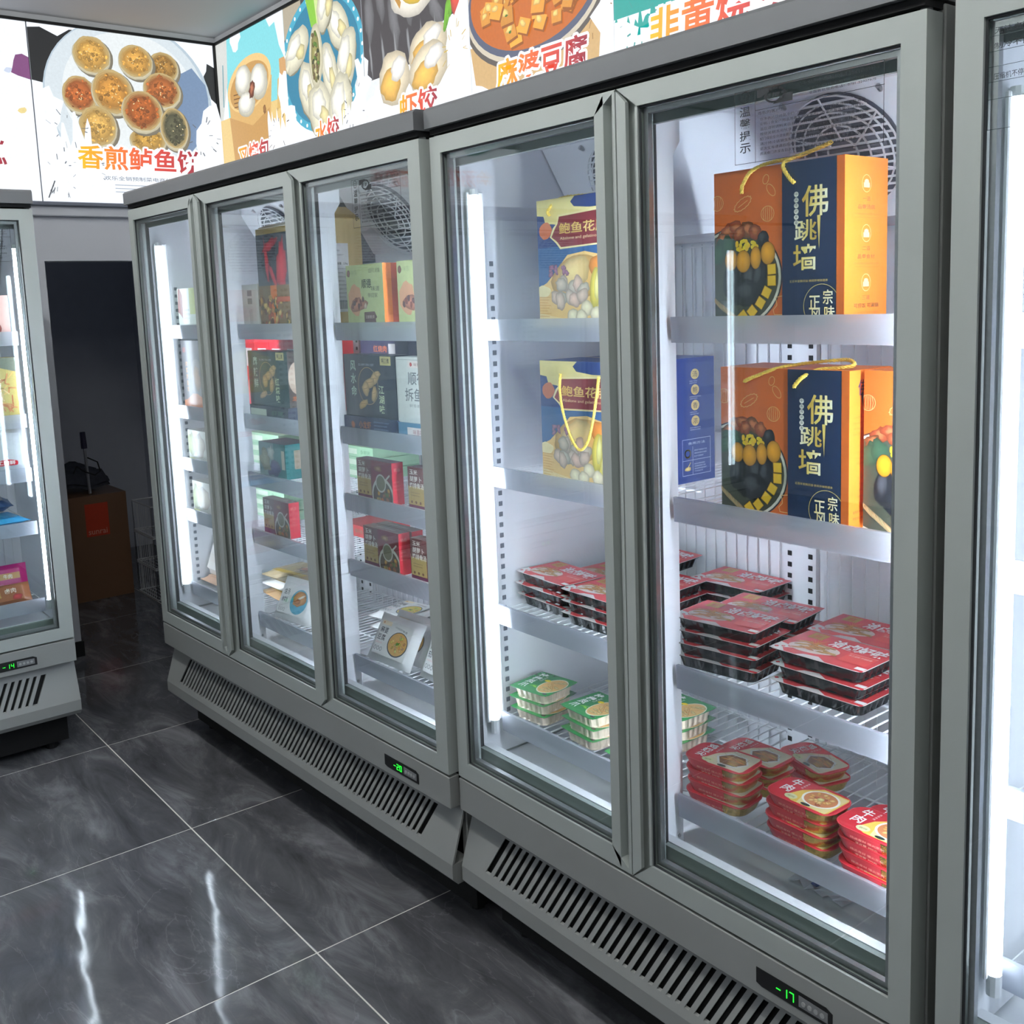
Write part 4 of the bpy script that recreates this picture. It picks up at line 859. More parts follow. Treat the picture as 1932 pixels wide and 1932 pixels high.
def red_lid(w, d):
    P = Print(w, d); P.rect(0, 0, w, d, (206, 66, 70)); g = random.Random(8)
    P.rect(0, .62 * d, w, .38 * d, (212, 74, 80)); P.poly([(0, 0), (.17 * w, 0), (.1 * w, .12 * d), (.2 * w, .2 * d), (.06 * w, .28 * d), (0, .3 * d)], (226, 222, 222)); P.poly([(.3 * w, 0), (.62 * w, 0), (.5 * w, .12 * d), (.36 * w, .08 * d)], (216, 206, 204))
    for k in range(5): P.blob((.04 + .05 * k) * w, (.1 + .06 * (k % 3)) * d, .022 * w, .035 * d, (206, 70, 72), .5, .2, 10)
    P.rect(.09 * w, .72 * d, .17 * w, .24 * d, (186, 140, 60)); P.text('鲜', .135 * w, .76 * d, .08 * w, .15 * d, (196, 60, 40))
    P.ell(.34 * w, .36 * d, .26 * w, .2 * d, (226, 206, 196), .1, 26)
    for k in range(16):
        x, y = (.34 + g.uniform(-.2, .2)) * w, (.40 + g.uniform(-.13, .13)) * d; P.blob(x, y, .095 * w, .028 * d, (206 - g.uniform(0, 40), 140 - g.uniform(0, 24), 72), g.uniform(-.3, .5), .12, 10); P.line([(x - .06 * w, y), (x + .07 * w, y + .02 * d)], .0008, (246, 206, 140))
    for k in range(10): P.line([(.3 * w, .5 * d), ((.2 + .02 * k) * w, (.6 + .05 * (k % 4)) * d)], .0009, (214, 150, 80))
    P.text('洽卤好味', .37 * w, .59 * d, .58 * w, .29 * d, (252, 248, 248), .035, .05); P.rect(.66 * w, .2 * d, .29 * w, .33 * d, (220, 78, 74)); P.line([(.66 * w, .53 * d), (.95 * w, .53 * d)], .001, (244, 170, 160)); P.text('手工卤制 开袋即食', .68 * w, .42 * d, .24 * w, .06 * d, (244, 190, 180)); P.rect(.9 * w, .05 * d, .1 * w, .09 * d, (240, 232, 230)); return P
TW, TD, TH = .176, .116, .024
_proto = {}
def red_tray(label, fr, x, y, z, rz=0, tilt=(0, 0)):
    if 'tray' not in _proto:
        o = tray_mesh(TW, TD, TH, .018, .035, .014).build('food_tray', mat('black_tray_plastic', (16, 17, 19), .22, 0, .6, .1, 40)); tag(o, label, 'food tray', 'black trays under red film')
        MB().prism(rrect(TW + .014, TD + .014, .012, 4), TH + .0013, TH + .002, 'z').build('film', card((206, 190, 186)), o)
        red_lid(TW + .012, TD + .012).build('film_print', 'top', o, M_FILMP, (TW, TD, TH + .0021)); _proto['tray'] = o
    else: o = dup(_proto['tray'], 'R', 0, 0, 0)
    o['label'] = label; place(o, fr, x, y, z, rz); o.rotation_euler = (tilt[0], tilt[1], o.rotation_euler[2]); return o
RN = ['top', 'second from top', 'third from top', 'bottom']
def tray_stack(n, fr, x, y, z, rz, where, dz=.0262, seed=0):
    g = random.Random(seed)
    for k in range(n):
        j = n - 1 - k; pos = 'top' if j == 0 else ('bottom' if k == 0 else ('second down' if j == 1 else 'third down'))
        red_tray(('black red-film tray, %s of %s' % (pos, where)) if n > 1 else 'red film tray, ' + where, fr, x + g.uniform(-.003, .003), y + g.uniform(-.003, .003), z + k * dz, rz + g.uniform(-.02, .02))
S3 = .8225
tray_stack(4, 'B', .668, .196, S3, .12, 'the stack of four beside the mullion', .0252, 1)
tray_stack(3, 'B', .650, .334, S3, .12, 'the stack just behind the four beside the mullion', .0300, 2)
tray_stack(3, 'B', .892, .212, S3, .02, 'the front stack nearest the near frame', .0295, 3)
tray_stack(3, 'B', .870, .348, S3, .02, 'the stack behind the one nearest the near frame', .0285, 4)
tray_stack(4, 'B', 1.06, .43, S3, .05, 'the rear stack at the right frame edge', .0285, 5)
tray_stack(3, 'B', .130, .228, S3, -.06, 'the stack nearest the left lamp', .0272, 6)
tray_stack(3, 'B', .318, .212, S3, .0, 'the stack just left of the mullion', .0262, 7)
tray_stack(2, 'B', .150, .375, S3, -.04, 'the pair at the rear left', .0285, 8)
tray_stack(3, 'B', .334, .346, S3, .06, 'the rear stack left of the mullion', .0285, 9)
tray_stack(3, 'B', .470, .474, S3, .04, 'the rear stack seen left of the back rail', .0285, 10)
red_tray('black tray under red film lying on top at the rear left', 'B', .245, .43, S3 + .0865, .1, (.0, .05))
# ---------------------------------------------------------------- green trays
def green_lid(w, d):
    P = Print(w, d); P.rect(0, 0, w, d, (30, 122, 62)); g = random.Random(3); P.rect(0, 0, w, .25 * d, (44, 140, 70))
    P.ell(.74 * w, .5 * d, .27 * w, .4 * d, (236, 226, 200), 0, 28); P.ell(.74 * w, .5 * d, .25 * w, .37 * d, (222, 176, 110), 0, 28)
    for k in range(16): P.blob((.74 + g.uniform(-.16, .16)) * w, (.5 + g.uniform(-.28, .28)) * d, .07 * w, .035 * d, (226 - g.uniform(0, 30), 184, 122), g.uniform(-.4, .4), .15, 10); 
    for k in range(8): P.line([((.6 + g.uniform(0, .2)) * w, (.3 + g.uniform(0, .4)) * d), ((.72 + g.uniform(0, .2)) * w, (.3 + g.uniform(0, .4)) * d)], .0008, (164, 112, 56))
    P.ell(.47 * w, .66 * d, .07 * w, .05 * d, (240, 214, 40), .3, 14); P.blob(.4 * w, .3 * d, .11 * w, .03 * d, (96, 190, 60), .5, .2); P.blob(.46 * w, .27 * d, .08 * w, .03 * d, (130, 206, 70), -.3, .2)
    P.vtext('柠檬凤爪', .1 * w, .93 * d, .19 * w, .185 * d, (246, 250, 246), 1.1, .02); P.vtext('酸辣爽口', .32 * w, .8 * d, .05 * w, .05 * d, (230, 240, 220), 1.3); P.rect(.84 * w, .06 * d, .1 * w, .06 * d, (60, 70, 60)); return P
def green_tray(label, fr, x, y, z, rz=0):
    w, d, h = .118, .118, .024
    if 'green' not in _proto:
        o = tray_mesh(w * .9, d * .9, h, .02, .05, .004).build('food_tray', mat('milky_tray', (222, 206, 184), .25, 0, .5, .12, 60)); tag(o, label, 'food tray', 'green lidded trays')
        MB().prism(rrect(w, d, .014, 3), h + .0013, h + .0022, 'z').build('lid', card((30, 118, 60)), o)
        pr = green_lid(w * .985, d * .985); pr.build('lid_print', 'top', o, M_FILMP, (w, d, h + .0023)); _proto['green'] = o
    else: o = dup(_proto['green'], 'R', 0, 0, 0)
    o['label'] = label; return place(o, fr, x, y, z, rz)
S4 = .5575
for fr, x, y, rz, n, where in (('B', .108, .182, .1, 3, 'the stack beside the lamp foot'), ('B', .295, .182, -.05, 3, 'the front stack left of the mullion'), ('B', .445, .17, .0, 1, ''), ('B', .425, .31, .0, 3, 'the rear stack seen past the mullion')):
    for k in range(n):
        lab = 'green lidded tray of chicken feet, %s of %s' % ('top' if k == n - 1 else ('bottom' if k == 0 else 'middle'), where) if n > 1 else 'single green lidded tray at the mullion front'
        green_tray(lab, fr, x + random.uniform(-.004, .004), y, S4 + k * .0265, rz + random.uniform(-.03, .03))
# ---------------------------------------------------------------- red sleeved foil boxes
def red_meal(w, d, beef):
    P = Print(w, d); P.rect(0, 0, w, d, (204, 44, 56)); CRM = (232, 214, 180); g = random.Random(6)
    P.poly([(.42 * w, .06 * d), (.93 * w, .06 * d), (.955 * w, .14 * d), (.955 * w, .86 * d), (.93 * w, .94 * d), (.55 * w, .94 * d), (.36 * w, .6 * d), (.30 * w, .3 * d), (.34 * w, .12 * d)], (240, 196, 90) if beef else CRM)
    P.poly([(.5 * w, .08 * d), (.93 * w, .08 * d), (.94 * w, .9 * d), (.58 * w, .9 * d), (.44 * w, .5 * d)], (236, 214, 150) if beef else (226, 212, 184))
    if beef:
        P.ell(.68 * w, .52 * d, .25 * w, .36 * d, (250, 244, 230), 0, 28); P.ell(.68 * w, .52 * d, .22 * w, .32 * d, (206, 130, 84), 0, 28)
        for k in range(22): a = g.uniform(0, 6.28); r = g.uniform(.1, .95); P.blob((.68 + .19 * r * math.cos(a)) * w, (.52 + .28 * r * math.sin(a)) * d, .04 * w, .05 * d, random.choice([(226, 160, 90), (176, 92, 60), (240, 190, 120)]), a, .2, 8)
        P.blob(.68 * w, .52 * d, .05 * w, .07 * d, (226, 214, 140), 0, .2)
    else:
        hx = [(.66 * w + .26 * w * math.cos(a), .48 * d + .34 * d * math.sin(a)) for a in (0, 1.05, 2.09, 3.14, 4.19, 5.24)]; P.poly(hx, (226, 226, 224)); P.poly([(.66 * w + (p[0] - .66 * w) * .86, .48 * d + (p[1] - .48 * d) * .86) for p in hx], (120, 76, 40))
        for k in range(13): P.blob((.66 + g.uniform(-.15, .15)) * w, (.48 + g.uniform(-.2, .2)) * d, .1 * w, .035 * d, (206 - g.uniform(0, 40), 140 - g.uniform(0, 20), 66), g.uniform(-.25, .25), .1, 10)
        for k in range(9): P.line([((.4 + g.uniform(0, .5)) * w, (.1 + g.uniform(0, .8)) * d), ((.5 + g.uniform(0, .4)) * w, (.1 + g.uniform(0, .8)) * d)], .0006, (150, 120, 90))
    P.ell(.36 * w, .2 * d, .09 * w, .11 * d, (226, 220, 170), 0, 18); P.text('谷饲', .31 * w, .17 * d, .1 * w, .06 * d, (60, 90, 60))
    P.vtext('牛肉' if beef else '鸡翅尖', .12 * w, .93 * d, .15 * w, (.3 if beef else .22) * d, (252, 244, 244), 1.1, .018); P.vtext('清真美味', .31 * w, .92 * d, .035 * w, .06 * d, (250, 210, 210), 1.3); P.ell(.62 * w, .12 * d, .07 * w, .05 * d, (40, 52, 44), 0, 14); return P
def meal_box(label, fr, x, y, z, rz, beef):
    w, d, h = .142, .088, .0205; k = 'beef' if beef else 'chick'
    if k not in _proto:
        o = empty('meal_box'); tag(o, label, 'meal box', 'red sleeved meal boxes')
        MB().loft([[(p[0], p[1], z_) for p in rrect(w * s, d * s, .027, 6)] for z_, s in ((0, .86), (h * .3, .9), (h * .9, .965), (h, .97))]).build('foil_tray', mat('gold_foil', (196, 160, 84), .25, .85, .6, .2, 200), o)
        sl = MB().prism(rrect(w, d, .027, 6), h, h + .0018, 'z'); sl.build('sleeve', card((204, 48, 58)), o)
        cut = .17 * w; sv, sf = [], []
        for z_, s_ in ((.001, .875), (h * .3, .915), (h * .9, .978), (h, .983)):
            rp = [q for q in rrect(w * s_, d * s_, .027, 6) if q[0] < cut]; sv.append([(cut, d * s_ / 2, z_)] + [(q[0], q[1], z_) for q in rp] + [(cut, -d * s_ / 2, z_)])
        nn = len(sv[0]); sw_ = MB().add([q for rg in sv for q in rg], [(i * nn + k, i * nn + k + 1, (i + 1) * nn + k + 1, (i + 1) * nn + k) for i in range(3) for k in range(nn - 1)]); sw_.build('sleeve_side', card((206, 52, 62)), o)
        red_meal(w * .97, d * .97, beef).rounded(.026).build('lid_print', 'top', o, M_FILMP, (w, d, h + .0019))
        P = Print(w * .6, h * .7); P.text('精选食材 慢火烹制', .01, h * .4, w * .45, h * .2, (244, 170, 150)); P.text('净含量 300克', .02, h * .1, w * .3, h * .18, (244, 170, 150)); P.build('side_lettering', 'front', o, M_FILMP, (w, d * .99, 0))
        _proto[k] = o
    else: o = dup(_proto[k], 'R', 0, 0, 0)
    o['label'] = label; return place(o, fr, x, y, z, rz)
for x, y, rz, n, beef, where in ((.676, .164, .1, 4, False, 'the front left stack'), (.672, .270, -.02, 3, False, 'the stack behind the front left one'), (.738, .372, -.3, 2, False, 'the rear stack near the back rail'),
                                 (.874, .158, .0, 4, True, 'the middle front stack'), (1.028, .152, -.04, 4, True, 'the stack at the right door frame'), (1.0, .262, -.05, 2, True, 'the low stack behind at the right')):
    for k in range(n):
        j = n - 1 - k; pos = 'top' if j == 0 else ('bottom' if k == 0 else ('second' if j == 1 else 'third'))
        meal_box('red sleeved %s box, %s of %s' % ('beef' if beef else 'chicken wing tip', pos, where), 'B', x + random.uniform(-.003, .003), y + random.uniform(-.002, .002), S4 + k * .0228, rz + random.uniform(-.03, .03), beef)
wr = MB()
for k in range(6): wr.add([(.0 + .02 * k, .01 * math.sin(k * 2), .004 + .006 * (k % 2)), (.01 + .02 * k, .03 + .01 * math.cos(k), .010 + .005 * ((k + 1) % 2)), (.025 + .02 * k, .03, .003), (.02 + .02 * k, -.005, .006 + .006 * ((k + 1) % 2))], [(0, 1, 2, 3)])
o = wr.build('crumpled_wrapper', mat('white_wrapper', (214, 218, 228), .4)); tag(o, 'crumpled white plastic wrapper on the freezer floor under the bottom shelf', 'wrapper'); place(o, 'B', .82, .17, .4525)
MB().add([(.045, .008, .0125), (.06, .004, .0125), (.063, .018, .013), (.048, .02, .013)], [(0, 1, 2, 3)]).build('blue_mark', card((60, 84, 150)), o)
# ================================================================== FAR FREEZER CONTENTS
S1, S2, S3A, S4A, S5 = 1.4905, 1.2055, 1.0165, .8275, .5485
def put(o, x0, y, z, w, d, rz=0, fr='A'): return place(o, fr, x0 + w / 2, y + d / 2, z, rz)
# big kraft carton: printed front behind the middle door, plain end with a shipping label behind the right door
w, d, h = .432, .108, .30; o = carton('shipping_carton', 'open brown cardboard carton with dark printed front on the top shelf', 'carton', w, d, h, (200, 170, 112))
def slab(a, b, c_, e): return MB().add([a, b, c_, e] + [(p[0], p[1], p[2] + .002) for p in (a, b, c_, e)], [(0, 1, 2, 3), (7, 6, 5, 4), (0, 4, 5, 1), (1, 5, 6, 2), (2, 6, 7, 3), (3, 7, 4, 0)])
slab((.214, -.052, h), (.214, .052, h), (.165, .04, h + .035), (.165, -.04, h + .035)).build('flap', card((186, 158, 104)), o); slab((-.2, -.052, h + .001), (.2, -.052, h + .001), (.19, -.02, h + .012), (-.19, -.02, h + .012)).build('flap', card((190, 160, 104)), o)
P = Print(w, h); P.rect(0, 0, w, .282, (84, 88, 96)); P.ell(.1, .2, .075, .062, (56, 58, 66), 0, 26)
for a in ((.06, .2, .012, .07, .1), (.155, .17, .03, .09, -.1), (.17, .1, .05, .02, .2), (.09, .25, .05, .015, .3), (.1, .15, .012, .05, .5), (.3, .2, .04, .07, .3)): P.blob(a[0], a[1], a[2], a[3], (206, 60, 72), a[4], .25, 18)
P.rect(0, 0, w, .128, (130, 104, 66)); P.rect(.075, 0, .04, .128, (226, 120, 40)); P.rect(.32, 0, .04, .128, (226, 120, 40)); g = random.Random(3)
for k in range(130): P.blob(g.uniform(0, w), g.uniform(0, .1), g.uniform(.006, .014), g.uniform(.005, .012), random.choice([(196, 150, 70), (110, 60, 40), (226, 190, 110), (90, 90, 50), (180, 80, 40)]), g.uniform(0, 3), .25, 9)
P.rect(.12, .078, .2, .015, (200, 90, 50)); P.build('front_print', 'front', o, M_PRINT, (w, d, h))
P = Print(d, h); P.rect(0, .042, .062, .19, (236, 232, 236)); P.text('净含量：2.2kg', .018, .172, .04, .008, (40, 40, 44), .01); P.lines(.006, .21, .045, 2, .012, .004, (120, 120, 126), 2); P.lines(.016, .16, .042, 9, .0112, .0035, (110, 110, 116), 3)
for k in range(18): P.rect(.022 + .0018 * k, .05, .0005 + .0007 * (k * 7 % 3) / 2, .024, (50, 50, 56), k == 0)
P.build('label_print', 'right', o, M_PRINTM, (w, d, h)); put(o, .693, .128, S1, w, d)
# pale green local-flavour cartons
def green_front(w, h):
    P = Print(w, h); P.rect(0, 0, w, h, (206, 214, 158)); P.poly(blob(.22 * w, .44 * h, .2 * w, .26 * h, 0, 16, .12, 7), (236, 176, 142)); P.blob(.3 * w, .36 * h, .22 * w, .1 * h, (206, 140, 120), .1, .3)
    for k in range(7): P.blob((.14 + .06 * k) * w, (.34 + .05 * (k % 3)) * h, .035 * w, .05 * h, random.choice([(150, 90, 84), (226, 200, 180), (120, 84, 90)]), 0, .3, 8)
    P.blob(.07 * w, .87 * h, .045 * w, .06 * h, (140, 90, 80)); P.text('味喜', .15 * w, .84 * h, .16 * w, .08 * h, (176, 186, 140)); P.text('这是手艺 交付我', .62 * w, .86 * h, .3 * w, .07 * h, (90, 70, 60))
    P.text('顺德', .42 * w, .62 * h, .26 * w, .15 * h, (60, 50, 46), .01); P.text('味道', .68 * w, .57 * h, .22 * w, .08 * h, (90, 76, 66)); P.text('带回家', .58 * w, .47 * h, .26 * w, .07 * h, (110, 96, 80))
    P.poly([(.46 * w, .06 * h), (.78 * w, .04 * h), (.76 * w, .13 * h), (.8 * w, .16 * h), (.74 * w, .25 * h), (.46 * w, .24 * h)], (112, 74, 68)); P.text('五香猪肚煲', .49 * w, .14 * h, .24 * w, .05 * h, (226, 206, 190)); return P
for lab, x, y in (('pale green local-flavour carton with orange end beside the brown carton', 1.214, .124), ('pale green local-flavour carton with orange end at the door frame', 1.458, .124)):
    w, d, h = .179, .05, .165; o = carton('food_carton', lab, 'carton', w, d, h, (206, 214, 160), 'pale green cartons'); green_front(w, h).build('front_print', 'front', o, M_PRINT, (w, d, h))
    P = Print(d, h); P.rect(0, 0, d * .52, h, (250, 140, 64)); P.rect(d * .52, 0, d * .48, h, (196, 84, 56)); P.build('end_print', 'right', o, M_PRINT, (w, d, h)); put(o, x, y, S1, w, d)
# second shelf
def navy_front(w, h, col, left='风水命', right='江湖味'):
    P = Print(w, h); P.rect(0, 0, w, h, col); P.vtext(left, .13 * w, .90 * h, .11 * w, .17 * h, (206, 226, 206), 1.2, .015); P.vtext(right, .67 * w, .52 * h, .1 * w, .135 * h, (222, 232, 190), 1.15, .02)
    P.text('匠心制作 风味小龙虾', .3 * w, .82 * h, .3 * w, .04 * h, (206, 210, 216)); P.rect(.72 * w, .84 * h, .2 * w, .14 * h, (222, 206, 140)); P.text('啊三煮', .75 * w, .87 * h, .14 * w, .08 * h, (60, 50, 40), .01)
    LB = (226, 186, 130); P.ring(.47 * w, .5 * h, .19 * w, .3 * h, .0014, LB, 30, .4)
    for x, y, a, b, r in ((.6, .62, .1, .09, .6), (.5, .55, .1, .08, .2), (.42, .45, .07, .12, .3), (.36, .2, .1, .06, .4), (.58, .38, .05, .14, -.3), (.66, .7, .06, .05, 0)): P.blob(x * w, y * h, a * w, b * h, LB, r, .12, 14); P.line([((x - a * .6) * w, y * h), ((x + a * .6) * w, (y + .02) * h)], .0008, (120, 90, 60))
    return P
w, d, h = .253, .05, .168
o = carton('food_carton', 'dark navy crayfish carton standing on the second shelf, right door', 'carton', w, d, h, (40, 46, 66)); navy_front(w, h, (44, 48, 62)).build('front_print', 'front', o, M_PRINT, (w, d, h)); put(o, 1.172, .126, S2 + .0435, w, d)
o = carton('food_carton', 'navy carton lying flat under the standing navy carton', 'carton', .262, .13, .043, (38, 46, 80)); P = Print(.262, .043); P.rect(0, 0, .262, .043, (40, 48, 84)); P.text('小龙虾', .075, .012, .06, .02, (206, 120, 60), .01); P.blob(.045, .02, .01, .01, (190, 100, 50)); P.lines(.15, .03, .08, 3, .009, .004, (150, 160, 190), 3); P.build('front_print', 'front', o, M_PRINT, (.262, .13, .043)); put(o, 1.17, .119, S2, .262, .13)
w, d, h = .18, .05, .168; o = carton('food_carton', 'white fish soup carton standing on the second shelf by the frame', 'carton', w, d, h, (222, 224, 222)); P = Print(w, h); P.rect(0, 0, w, h, (222, 224, 220)); P.line([(.02 * w, .06 * h), (.02 * w, .96 * h), (.98 * w, .96 * h)], .0009, (150, 154, 156))
P.rect(.3 * w, .84 * h, .5 * w, .1 * h, (240, 226, 220)); P.blob(.37 * w, .89 * h, .03 * w, .03 * h, (206, 80, 80)); P.text('味喜味道', .44 * w, .865 * h, .3 * w, .05 * h, (170, 130, 120)); P.text('顺德', .28 * w, .58 * h, .44 * w, .2 * h, (110, 112, 116), .01); P.text('拆鱼羹', .2 * w, .33 * h, .64 * w, .2 * h, (110, 112, 116), .01); P.text('鲜香嫩滑', .3 * w, .24 * h, .34 * w, .05 * h, (150, 152, 156)); P.build('front_print', 'front', o, M_PRINT, (w, d, h)); put(o, 1.429, .126, S2 + .0405, w, d)
o = carton('food_carton', 'blue carton lying flat under the white fish soup carton', 'carton', .2, .13, .04, (96, 140, 170)); P = Print(.2, .04); P.rect(0, 0, .2, .04, (96, 144, 176)); P.rect(.04, .006, .1, .024, (240, 230, 228)); P.text('味喜味道', .065, .012, .06, .013, (180, 110, 110)); P.build('front_print', 'front', o, M_PRINT, (.2, .13, .04)); put(o, 1.437, .119, S2, .2, .13)
o = carton('food_carton', 'dark purple carton at the back of the second shelf, right door', 'carton', .25, .12, .243, (52, 44, 72)); P = Print(.25, .243); P.rect(0, 0, .25, .243, (56, 46, 76)); P.text('红烧肉', .07, .205, .07, .02, (230, 120, 60), .01); P.rect(.15, .2, .035, .03, (206, 200, 196)); P.build('front_print', 'front', o, M_PRINT, (.25, .12, .243)); put(o, .985, .30, S2, .25, .12)
# sparerib soup cartons
def soup_front(w, h):
    P = Print(w, h); P.rect(0, 0, w, h, (122, 34, 46)); P.rect(0, 0, .42 * w, h, (112, 60, 60)); P.rect(0, .14 * h, .40 * w, .42 * h, (190, 160, 96)); g = random.Random(4)
    P.text('玉米', .05 * w, .83 * h, .2 * w, .12 * h, (246, 240, 232), .015); P.text('胡萝卜', .05 * w, .67 * h, .3 * w, .13 * h, (246, 240, 232), .015); P.text('炖排骨汤', .04 * w, .52 * h, .36 * w, .13 * h, (246, 240, 232), .015)
    P.lines(.06 * w, .4 * h, .26 * w, 2, .06 * h, .03 * h, (110, 80, 50), 3)
    for k in range(3): P.ell((.08 + .11 * k) * w, .2 * h, .025 * w, .035 * h, (120, 70, 40), 0, 12)
    P.rect(0, 0, .42 * w, .13 * h, (110, 30, 70)); P.ell(.72 * w, .2 * h, .30 * w, .42 * h, (214, 210, 200), 0, 30); P.ell(.72 * w, .16 * h, .27 * w, .38 * h, (84, 60, 46), 0, 30)
    for k in range(16): P.blob((.72 + g.uniform(-.2, .2)) * w, (.16 + g.uniform(-.1, .22)) * h, .045 * w, .05 * h, random.choice([(206, 150, 60), (150, 90, 60), (196, 100, 50), (110, 120, 60)]), g.uniform(0, 3), .2, 9)
    P.ring(.68 * w, .48 * h, .13 * w, .2 * h, .0045, (216, 210, 200), 24); P.ell(.68 * w, .48 * h, .12 * w, .18 * h, (120, 112, 84), 0, 24); P.line([(.8 * w, .55 * h), (.93 * w, .7 * h)], .005, (216, 210, 200)); P.blob(.62 * w, .82 * h, .1 * w, .07 * h, (160, 110, 70), 0, .2); P.text('舌尖', .58 * w, .79 * h, .08 * w, .06 * h, (230, 200, 160)); P.text('靓汤', .55 * w, .04 * h, .12 * w, .09 * h, (230, 170, 90)); return P
def soup(lab, x, y, z, d=.036):
    w, h = .174, .1145
    if 'soup' not in _proto:
        o = carton('soup_carton', lab, 'carton', w, d, h, (176, 40, 54), 'sparerib soup cartons'); soup_front(w, h).build('front_print', 'front', o, M_PRINT, (w, d, h))
        P = Print(d, h); P.rect(0, 0, d, h, (196, 34, 52)); P.text('精品', .006, .09, .02, .01, (236, 150, 140)); P.lines(.004, .06, .028, 3, .01, .004, (226, 120, 120), 2); P.build('end_print', 'right', o, M_PRINT, (w, d, h))
        P = Print(w, d); P.rect(0, 0, w, d, (150, 110, 110)); P.text('玉米胡萝卜炖排骨汤', .04, .012, .09, .012, (226, 200, 190)); P.build('top_print', 'top', o, M_PRINT, (w, d, h)); _proto['soup'] = o
    else: o = dup(_proto['soup'], 'R', 0, 0, 0)
    o['label'] = lab; return place(o, 'A', x + w / 2, y + d / 2, z)
soup('red sparerib soup carton on the third shelf beside the right mullion', 1.212, .124, S3A); soup('red sparerib soup carton on the third shelf by the freezer edge', 1.46, .124, S3A)
soup('red sparerib soup carton in front of another on the fourth shelf', 1.227, .124, S4A); soup('red sparerib soup carton tucked right behind another, fourth shelf', 1.233, .163, S4A); soup('red sparerib soup carton on the fourth shelf by the freezer edge', 1.456, .124, S4A)
soup('red sparerib soup carton on the fourth shelf behind the middle door', .596, .138, S4A)
# flat green and red cartons at the back
def flat(lab, x, y, z, w, d, h, col, txt='粥', rz=0):
    o = carton('flat_carton', lab, 'carton', w, d, h, col, 'flat cartons at the back'); P = Print(w, h); P.rect(0, 0, w, h, col); P.rect(.08 * w, .25 * h, .4 * w, .5 * h, (226, 236, 214)); P.text(txt, .6 * w, .3 * h, .3 * w, .4 * h, (90, 130, 96)); P.build('front_print', 'front', o, M_PRINT, (w, d, h)); return put(o, x, y, z, w, d, rz)
GRN = (168, 206, 168)
for k in range(3): flat('flat pale green carton, %s of three behind the right-door soup cartons' % ('bottom', 'middle', 'top')[k], .845, .30, S3A + .034 * k, .175, .17, .033, GRN, '杂粮粥')
flat('flat red carton behind the soup cartons on the fourth shelf', .80, .30, S4A, .15, .17, .036, (206, 62, 66), '辣子鸡')
for k in range(3): flat('flat pale green carton, %s of three behind the teal carton' % ('bottom', 'middle', 'top')[k], .29, .25, S3A + .036 * k, .225, .16, .035, GRN, '山药粥')
for k in range(3): flat('flat pale green carton, %s of three on the fourth shelf, middle door' % ('bottom', 'middle', 'top')[k], .30, .25, S4A + .034 * k, .228, .16, .033, GRN, '南瓜粥')
# middle door
o = carton('food_carton', 'plain white carton with two square codes, top shelf middle door', 'carton', .107, .1, .136, (228, 222, 216)); P = Print(.107, .136); P.rect(0, 0, .107, .136, (230, 224, 218)); P.rect(.035, .1, .03, .018, (120, 116, 116)); P.rect(.035, .075, .03, .018, (120, 116, 116)); P.rect(.045, .01, .02, .05, (214, 206, 200)); P.line([(.045, .055), (.045, .015)], .0015, (160, 150, 146)); P.build('front_print', 'front', o, M_PRINT, (.107, .1, .136)); put(o, .575, .128, S1, .107, .1)
for k in range(4):
    o = carton('food_carton', 'upright red carton at the back of the second shelf, %s from the left' % ('first', 'second', 'third', 'fourth')[k], 'carton', .102, .2, .243, (214, 44, 56), 'upright red cartons'); P = Print(.102, .243); P.rect(0, 0, .102, .243, (216, 44, 56)); P.rect(.02, .15, .06, .062, (236, 214, 214)); P.rect(.02, .03, .05, .07, (226, 120, 120)); P.build('front_print', 'front', o, M_PRINT, (.102, .2, .243)); put(o, .285 + .1045 * k, .25, S2, .102, .2)
w, d, h = .262, .06, .172; o = carton('food_carton', 'dark green carton with gold crayfish drawing, second shelf middle door', 'carton', w, d, h, (44, 66, 66)); navy_front(w, h, (46, 70, 68), '麻辣鲜', '红烧味').build('front_print', 'front', o, M_PRINT, (w, d, h)); P = Print(d, h); P.rect(0, 0, d, h, (70, 60, 54)); P.ell(.03, .09, .03, .05, (190, 170, 150), 0, 20); P.text('龙虾', .01, .02, .03, .015, (226, 120, 60)); P.build('end_print', 'right', o, M_PRINT, (w, d, h)); put(o, .562, .138, S2 + .0405, w, d)
flat('dark flat carton lying under the dark green crayfish carton', .556, .128, S2, .27, .13, .04, (48, 52, 66), '虾尾')
w, d, h = .178, .1, .11; o = carton('food_carton', 'teal and grey carton in clear wrap on the third shelf, middle door', 'carton', w, d, h, (120, 150, 150)); P = Print(w, h); P.rect(0, 0, w, h, (120, 146, 142)); P.rect(.1, 0, .078, h, (40, 110, 110)); P.blob(.1, .03, .04, .03, (80, 70, 120), .3, .3); P.blob(.04, .05, .035, .04, (150, 150, 120), .3, .3); P.blob(.08, .08, .02, .02, (190, 196, 190), 0, .3); P.rect(.15, .03, .02, .06, (206, 196, 180)); P.build('front_print', 'front', o, M_PRINT, (w, d, h)); P = Print(d, h); P.rect(0, 0, d, h, (36, 104, 104)); P.rect(.03, .03, .05, .06, (150, 130, 110)); P.build('end_print', 'right', o, M_PRINT, (w, d, h)); put(o, .594, .138, S3A, w, d)
